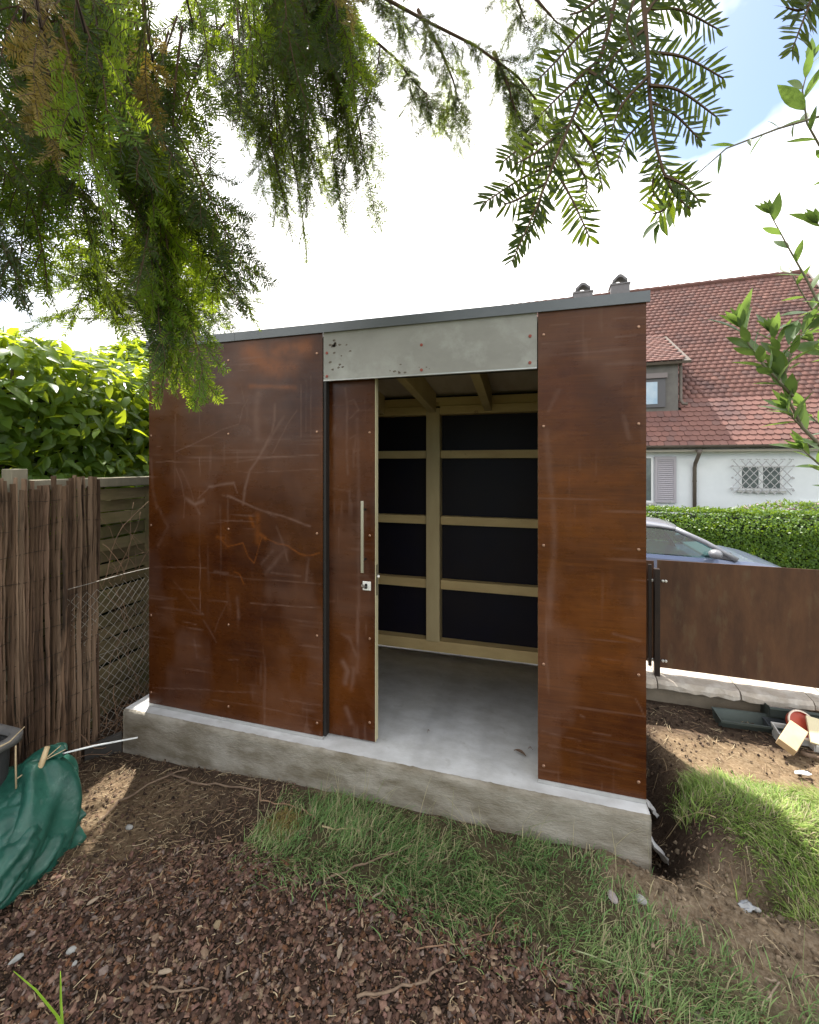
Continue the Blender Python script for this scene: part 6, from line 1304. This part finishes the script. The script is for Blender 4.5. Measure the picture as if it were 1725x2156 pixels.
e0, e1 = at(1658, 1570, 2.58), at(1683, 1530, 2.68); ax = (e1-e0).normalized(); sx_ = (CR-ax*CR.dot(ax)).normalized(); nz_v = sx_.cross(ax); MM = Matrix((( *sx_, 0), (*ax, 0), (*nz_v, 0), (0, 0, 0, 1))).transposed(); MM.translation = (e0+e1)/2
b = MB(); b.box(-.047, .047, -.5*(e1-e0).length, .5*(e1-e0).length, -.045, .008, MM); b.build('wood_block', M_pine, None, (e0+e1)/2, bevel=.004, label='tan block of wood propped at a slant against the red pipe cap', cat='wood block')
c_ = at(1745, 1548, 2.66); b = MB(); b.box(-.10, .22, -.010, .010, -.085, .085, Matrix.Translation(c_) @ Matrix.Rotation(R(-4), 4, 'Z') @ Matrix.Rotation(R(-50), 4, 'X') @ Matrix.Rotation(R(10), 4, 'Y')); b.build('cream_board', mat('cream_board', (.68, .60, .40), (.60, .52, .34), scale=4, rough=.8), None, c_, bevel=.003, label='cream coloured board lying on the pile at the right edge', cat='board')
c_ = at(1722, 1507, 2.88); b = MB(); b.box(-.03, .12, -.03, .03, -.012, .012, Matrix.Translation(c_) @ Matrix.Rotation(R(-20), 4, 'X')); b.build('wood_offcut', mat('pinkish_wood', (.46, .30, .20), (.40, .25, .16), scale=6, rough=.8), None, c_, label='small pinkish wood offcut lying on the wide gutter', cat='offcut')
def glog(name, D, Z, r0, m, label, cat_, wob=.004, seed=1, group=None):
    r = random.Random(seed); P = [onZ(x, y, Z) for x, y in D]; pts = []
    for i in range(len(P)-1):
        for t in range(4):
            p = P[i].lerp(P[i+1], t/4); pts.append(p)
    pts.append(P[-1]); pts = [Vector((p.x+r.gauss(0, wob), p.y+r.gauss(0, wob), float(gz(p.x, p.y))+r0*1.0+.006+abs(r.gauss(0, wob*.7)))) for p in pts]
    for p in pts:
        if SX0 < p.x < SX1 and p.y > SY0-.008: p.y = SY0-.008-r0
    k = len(pts); b = MB(); b.tube(pts, [r0*(1-.45*i/k) for i in range(k)], 6); return b.build(name, m, None, pts[0], smooth=True, label=label, cat=cat_, group=group)
M_branch = mat('grey_brown_stick', (.24, .17, .115), (.15, .10, .07), scale=18, rough=.9, bump=.3)
M_sticky = mat('weathered_stick', (.34, .27, .20), (.25, .19, .135), scale=14, rough=.9)
glog('branch', [(1688, 1592), (1720, 1600), (1790, 1612)], -.22, .014, M_branch, 'thick grey branch end on the bare soil at the right edge', 'branch', seed=3)
# ------------------------------------------------------------------ sticks and litter on the ground
for i, (D, r0, m, lb) in enumerate((
    ([(355, 1618), (400, 1640), (470, 1652), (545, 1668)], .006, M_branch, 'long dark stick lying along the soil below the left end of the slab'),
    ([(205, 1730), (250, 1680), (310, 1640), (395, 1610)], .007, M_branch, 'curved dark stick at the top of the sunlit patch near the bark screen'),
    ([(545, 1650), (548, 1690), (610, 1700), (650, 1718), (668, 1735)], .004, M_twig, 'thin bent root looping over the soil below the slab'),
    ([(672, 1675), (668, 1700), (648, 1770)], .003, M_twig, 'short thin stem standing out from the foot of the slab'),
    ([(680, 1748), (720, 1754), (762, 1762)], .004, M_straw2, 'pair of pale straws lying on dark soil left of the grass'),
    ([(690, 2230 - 365), (770, 1830), (880, 1790)], .005, M_branch, 'long straight brown stick pointing from the mulch to the grass edge'),
    ([(785, 1912), (812, 1870), (838, 1825)], .005, M_sticky, 'flat grey splinter standing out on the mulch below the grass edge'),
    ([(752, 2114), (830, 2100), (900, 2074), (935, 2050)], .0055, M_branch, 'stout tan stick lying on the mulch at the bottom'),
    ([(1205, 2010), (1330, 2055), (1420, 2100), (1480, 2160)], .0025, mat('grass_stem', (.33, .36, .20), rough=.7), 'long thin seeded grass stem lying over the mulch at lower right'),
    ([(1030, 2000), (1045, 1945), (1090, 1900)], .003, M_twig, 'fine forked twig on the mulch in the middle'),
    ([(880, 2010), (960, 2000), (1080, 1960)], .0028, M_twig, 'thin nearly level twig across the middle of the mulch'),
    ([(300, 2080), (360, 2095), (440, 2090)], .004, M_branch, 'dark thin stick near the green shoots at lower left'),
    ([(1610, 2105 - 40), (1640, 2080), (1600, 2150)], .004, M_sticky, 'bent pale stick in the grass at lower right'),
    ([(1505, 1760), (1440, 1715), (1405, 1705)], .0025, M_straw2, 'pale root straggling over the edge of the dark trench'))):
    glog('stick', D, -.23, r0, m, lb, 'stick', wob=.003+r0*.2, seed=30+i, group='sticks lying on the ground')
def pebble(name, px, py, sx_, sy_, sz, m, label, cat_, seed, rot=0, Z=-.23, group=None):
    p = onZ(px, py, Z); p.z = float(gz(p.x, p.y))+.012; r = random.Random(seed); b = MB(); n = 9; vs_ = []; lv = [(.45, -.6), (.95, -.25), (1, .2), (.72, .75), (.2, 1)]
    for s_, z_ in lv:
        for k in range(n): a = 2*math.pi*k/n; q = s_*(1+.22*(vn(k*.9+seed, z_*2+seed, 3)-.5)*2); vs_.append(p+Matrix.Rotation(rot, 3, 'Z') @ Vector((sx_*q*math.cos(a), sy_*q*math.sin(a), sz*z_+r.uniform(-.1, .1)*sz)))
    b.add(vs_, [(i*n+k, i*n+(k+1) % n, (i+1)*n+(k+1) % n, (i+1)*n+k) for i in range(4) for k in range(n)]+[tuple(4*n+k for k in range(n)), tuple(range(n-1, -1, -1))]); return b.build(name, m, None, p, label=label, cat=cat_, group=group)
M_ws = mat('pale_stone', (.36, .36, .345), (.24, .235, .22), scale=30, rough=.8); M_block = mat('old_wood_block', (.26, .20, .12), (.20, .15, .09), scale=16, stretch=(1, 1, .3), rough=.85)
for i, (px, py, a_, b_, c_, m, lb, ct_) in enumerate((
    (272, 1740, .02, .013, .012, M_ws, 'pale grey stone on dark soil right of the sunlit patch', 'stone'),
    (150, 2010, .016, .012, .012, M_ws, 'bluish white stone on the mulch near the sack', 'stone'),
    (157, 2037, .010, .008, .007, M_ws, 'small white stone just below the bluish white one', 'stone'),
    (458, 1955, .016, .016, .014, M_block, 'small square wood offcut sitting upright on the mulch', 'wood offcut'),
    (35, 2030, .011, .022, .010, M_ws, 'elongated white pebble at the foot of the green sack', 'stone'),
    (348, 2055, .028, .008, .006, M_sticky, 'flat pale wood chip on the mulch near the green shoots', 'wood chip'),
    (195, 1908, .022, .008, .006, M_sticky, 'pale wood chip on the mulch just right of the sack', 'wood chip'),
    (715, 2018, .026, .009, .008, M_sticky, 'long grey wood chip in the middle of the mulch', 'wood chip'),
    (1350, 1915, .022, .017, .014, M_ws, 'round white stone at the lower edge of the grass', 'stone'),
    (1595, 1922, .013, .010, .009, M_ws, 'small pale stone on the sandy soil right of the plastic scrap', 'stone'),
    (1180, 1720, .0, .0, .0, None, '', ''),
    (1355, 1722, .013, .012, .012, mat('clay_lump', (.10, .05, .035), rough=.9), 'dark red clay lump on the sandy soil by the slab corner', 'lump'),
    (1290, 1905, .028, .019, .014, mat('grey_stone', (.30, .26, .25), rough=.85), 'mauve grey stone at the grass edge beside the round white one', 'stone'))):
    if m: pebble({'stone': 'stone', 'wood offcut': 'wood_offcut', 'wood chip': 'wood_chip', 'lump': 'clay_lump'}[ct_], px, py, a_, b_, c_, m, lb, ct_, 60+i, rot=i*.7)
def sheet(name, px, py, L_, W_, m, label, cat_, seed, rot, Z=-.23, lift=.012, amp=.012, tilt=0):
    p = onZ(px, py, Z); p.z = float(gz(p.x, p.y))+lift; n = 9; vs_ = []; M_ = Matrix.Translation(p) @ Matrix.Rotation(rot, 4, 'Z') @ Matrix.Rotation(tilt, 4, 'Y')
    for t in (0, 1):
        for i in range(n):
            for j in range(n):
                u = i/(n-1)-.5; v = j/(n-1)-.5; e = 1-.35*vn(i*.8, j*.8, seed)*(abs(u)+abs(v)); vs_.append(M_ @ Vector((u*L_*e, v*W_*e, amp*(vn(i*.5, j*.6, seed+1)-.5)*2-.0012*t)))
    N_ = n*n; f = [(i*n+j, (i+1)*n+j, (i+1)*n+j+1, i*n+j+1) for i in range(n-1) for j in range(n-1)]; f2 = [tuple(q+N_ for q in reversed(x)) for x in f]; rim = [i*n for i in range(n)]+[(n-1)*n+j for j in range(1, n)]+[i*n+n-1 for i in range(n-2, -1, -1)]+[j for j in range(n-2, 0, -1)]
    f3 = [(rim[(k+1) % len(rim)], rim[k], rim[k]+N_, rim[(k+1) % len(rim)]+N_) for k in range(len(rim))]
    b = MB(); b.add(vs_, f+f2+f3); return b.build(name, m, None, p, smooth=True, label=label, cat=cat_)
M_memb = mat('white_membrane', (.72, .73, .73), (.45, .44, .42), scale=10, rough=.5)
sheet('white_membrane', 1385, 1745, .10, .22, M_memb, 'torn white membrane scrap sticking out beside the slab corner', 'membrane', 5, R(20), -.3, .05, .02, R(55))
sheet('white_membrane', 1372, 1660, .06, .12, M_memb, 'smaller white membrane scrap farther back in the trench', 'membrane', 8, R(10), -.3, .05, .015, R(50))
sheet('plastic_scrap', 1572, 1917, .07, .045, mat('clear_plastic', (.20, .21, .22), rough=.15, spec=.8), 'crumpled clear plastic scrap on the sandy soil at right', 'plastic scrap', 12, R(30), amp=.009)
sheet('white_paper_scrap', 1690, 1628, .10, .035, M_memb, 'white paper scrap on the straw littered soil near the wood block', 'paper scrap', 14, R(15), -.2, .03, .006)
lf = MB(); p0 = Vector((-.05, 2.36, .004))
def floor_leaf(px, py, a, L_, lb, sd_):
    p = onZ(px, py, .006); me = MB(); M_ = Matrix.Translation(p) @ Matrix.Rotation(a, 4, 'Z'); t = np.linspace(0, 1, 6); w_ = np.sin(np.pi*t)*L_*.16
    vs_ = [M_ @ Vector((tt*L_, s_*ww, .004+.012*tt*(1-tt)*4+.004*abs(s_))) for tt, ww in zip(t, w_) for s_ in (-1, 0, 1)]
    me.add(vs_, [(i*3+q, i*3+q+1, i*3+q+4, i*3+q+3) for i in range(5) for q in (0, 1)]); o = me.build('dry_leaf', mat('dry_leaf', (.16, .105, .075), (.11, .07, .05), scale=40, rough=.8), None, p, label=lb, cat='leaf'); sm_ = o.modifiers.new('thick', 'SOLIDIFY'); sm_.thickness = .0012
floor_leaf(1082, 1582, R(-25), .075, 'brown dry leaf on the concrete floor near the right panel', 1); floor_leaf(1112, 1579, R(-5), .025, 'tiny dark leaf on the concrete floor right of the dry leaf', 2); floor_leaf(900, 1545, R(60), .02, 'tiny leaf crumb on the floor in the middle of the doorway', 3)
floor_leaf(1275, 1668, R(150), .05, 'dry leaf caught on the slab edge below the right panel', 4)
# two fresh shoots at the lower left
M_shoot = leaf_mat('fresh_shoot', (.28, .48, .04), (.36, .56, .05), (.6, .8, .06), .45, rough=.4)
for D, wd_, lb in (([(158, 2200), (120, 2140), (75, 2085), (28, 2045)], .011, 'long bright green shoot leaning left at the lower left corner'), ([(132, 2210), (131, 2160), (128, 2110), (127, 2045)], .008, 'bright green upright shoot right of the leaning one')):
    zs_ = [1.29, 1.32, 1.35, 1.38]; pts = [at(x, y, z) for (x, y), z in zip(D, zs_)]; pts = [Vector((pts[0].x, pts[0].y, float(gz(pts[0].x, pts[0].y))-.01))]+pts[1:]; fine = []
    for i in range(3):
        for t in range(4): fine.append(pts[i].lerp(pts[i+1], t/4))
    fine.append(pts[3]); n = len(fine); b = MB(); vs_ = []
    for i, p in enumerate(fine):
        w_ = wd_*.5*math.sin(math.pi*(.25+.75*i/(n-1)))**.6+.0004; vs_ += [p-CR*w_, p+CF*w_*.5, p+CR*w_]
    b.add(vs_, [(i*3+q, i*3+q+1, i*3+q+4, i*3+q+3) for i in range(n-1) for q in (0, 1)]); o = b.build('green_shoot', M_shoot, None, fine[0], smooth=True, label=lb, cat='shoot'); sm_ = o.modifiers.new('thick', 'SOLIDIFY'); sm_.thickness = .0008
# tawny moss cushion at the left end of the grass
xy = scatter([(-1.30, 1.80), (-1.12, 1.78), (-1.10, 1.93), (-1.24, 1.96)], 2600, 95, .02); n = len(xy[0]); P = np.stack([xy[0], xy[1], gz(*xy)+.02*np.exp(-((xy[0]+1.19)/.08)**2-((xy[1]-1.87)/.07)**2)], 1)
V_, f_ = quadleaves(P, np.tile(np.array([0, 0, 1.]), (n, 1)), .018, .003, 96, -1.0, 1.2)
link('moss', raw_mesh('moss', V_, [f_], M_straw, False, np.repeat(np.array([.26, .20, .065])*np.random.default_rng(9).uniform(.6, 1.3, (n, 1)), 4, 0)), kind='stuff', label='tawny moss cushion at the left end of the grass strip')
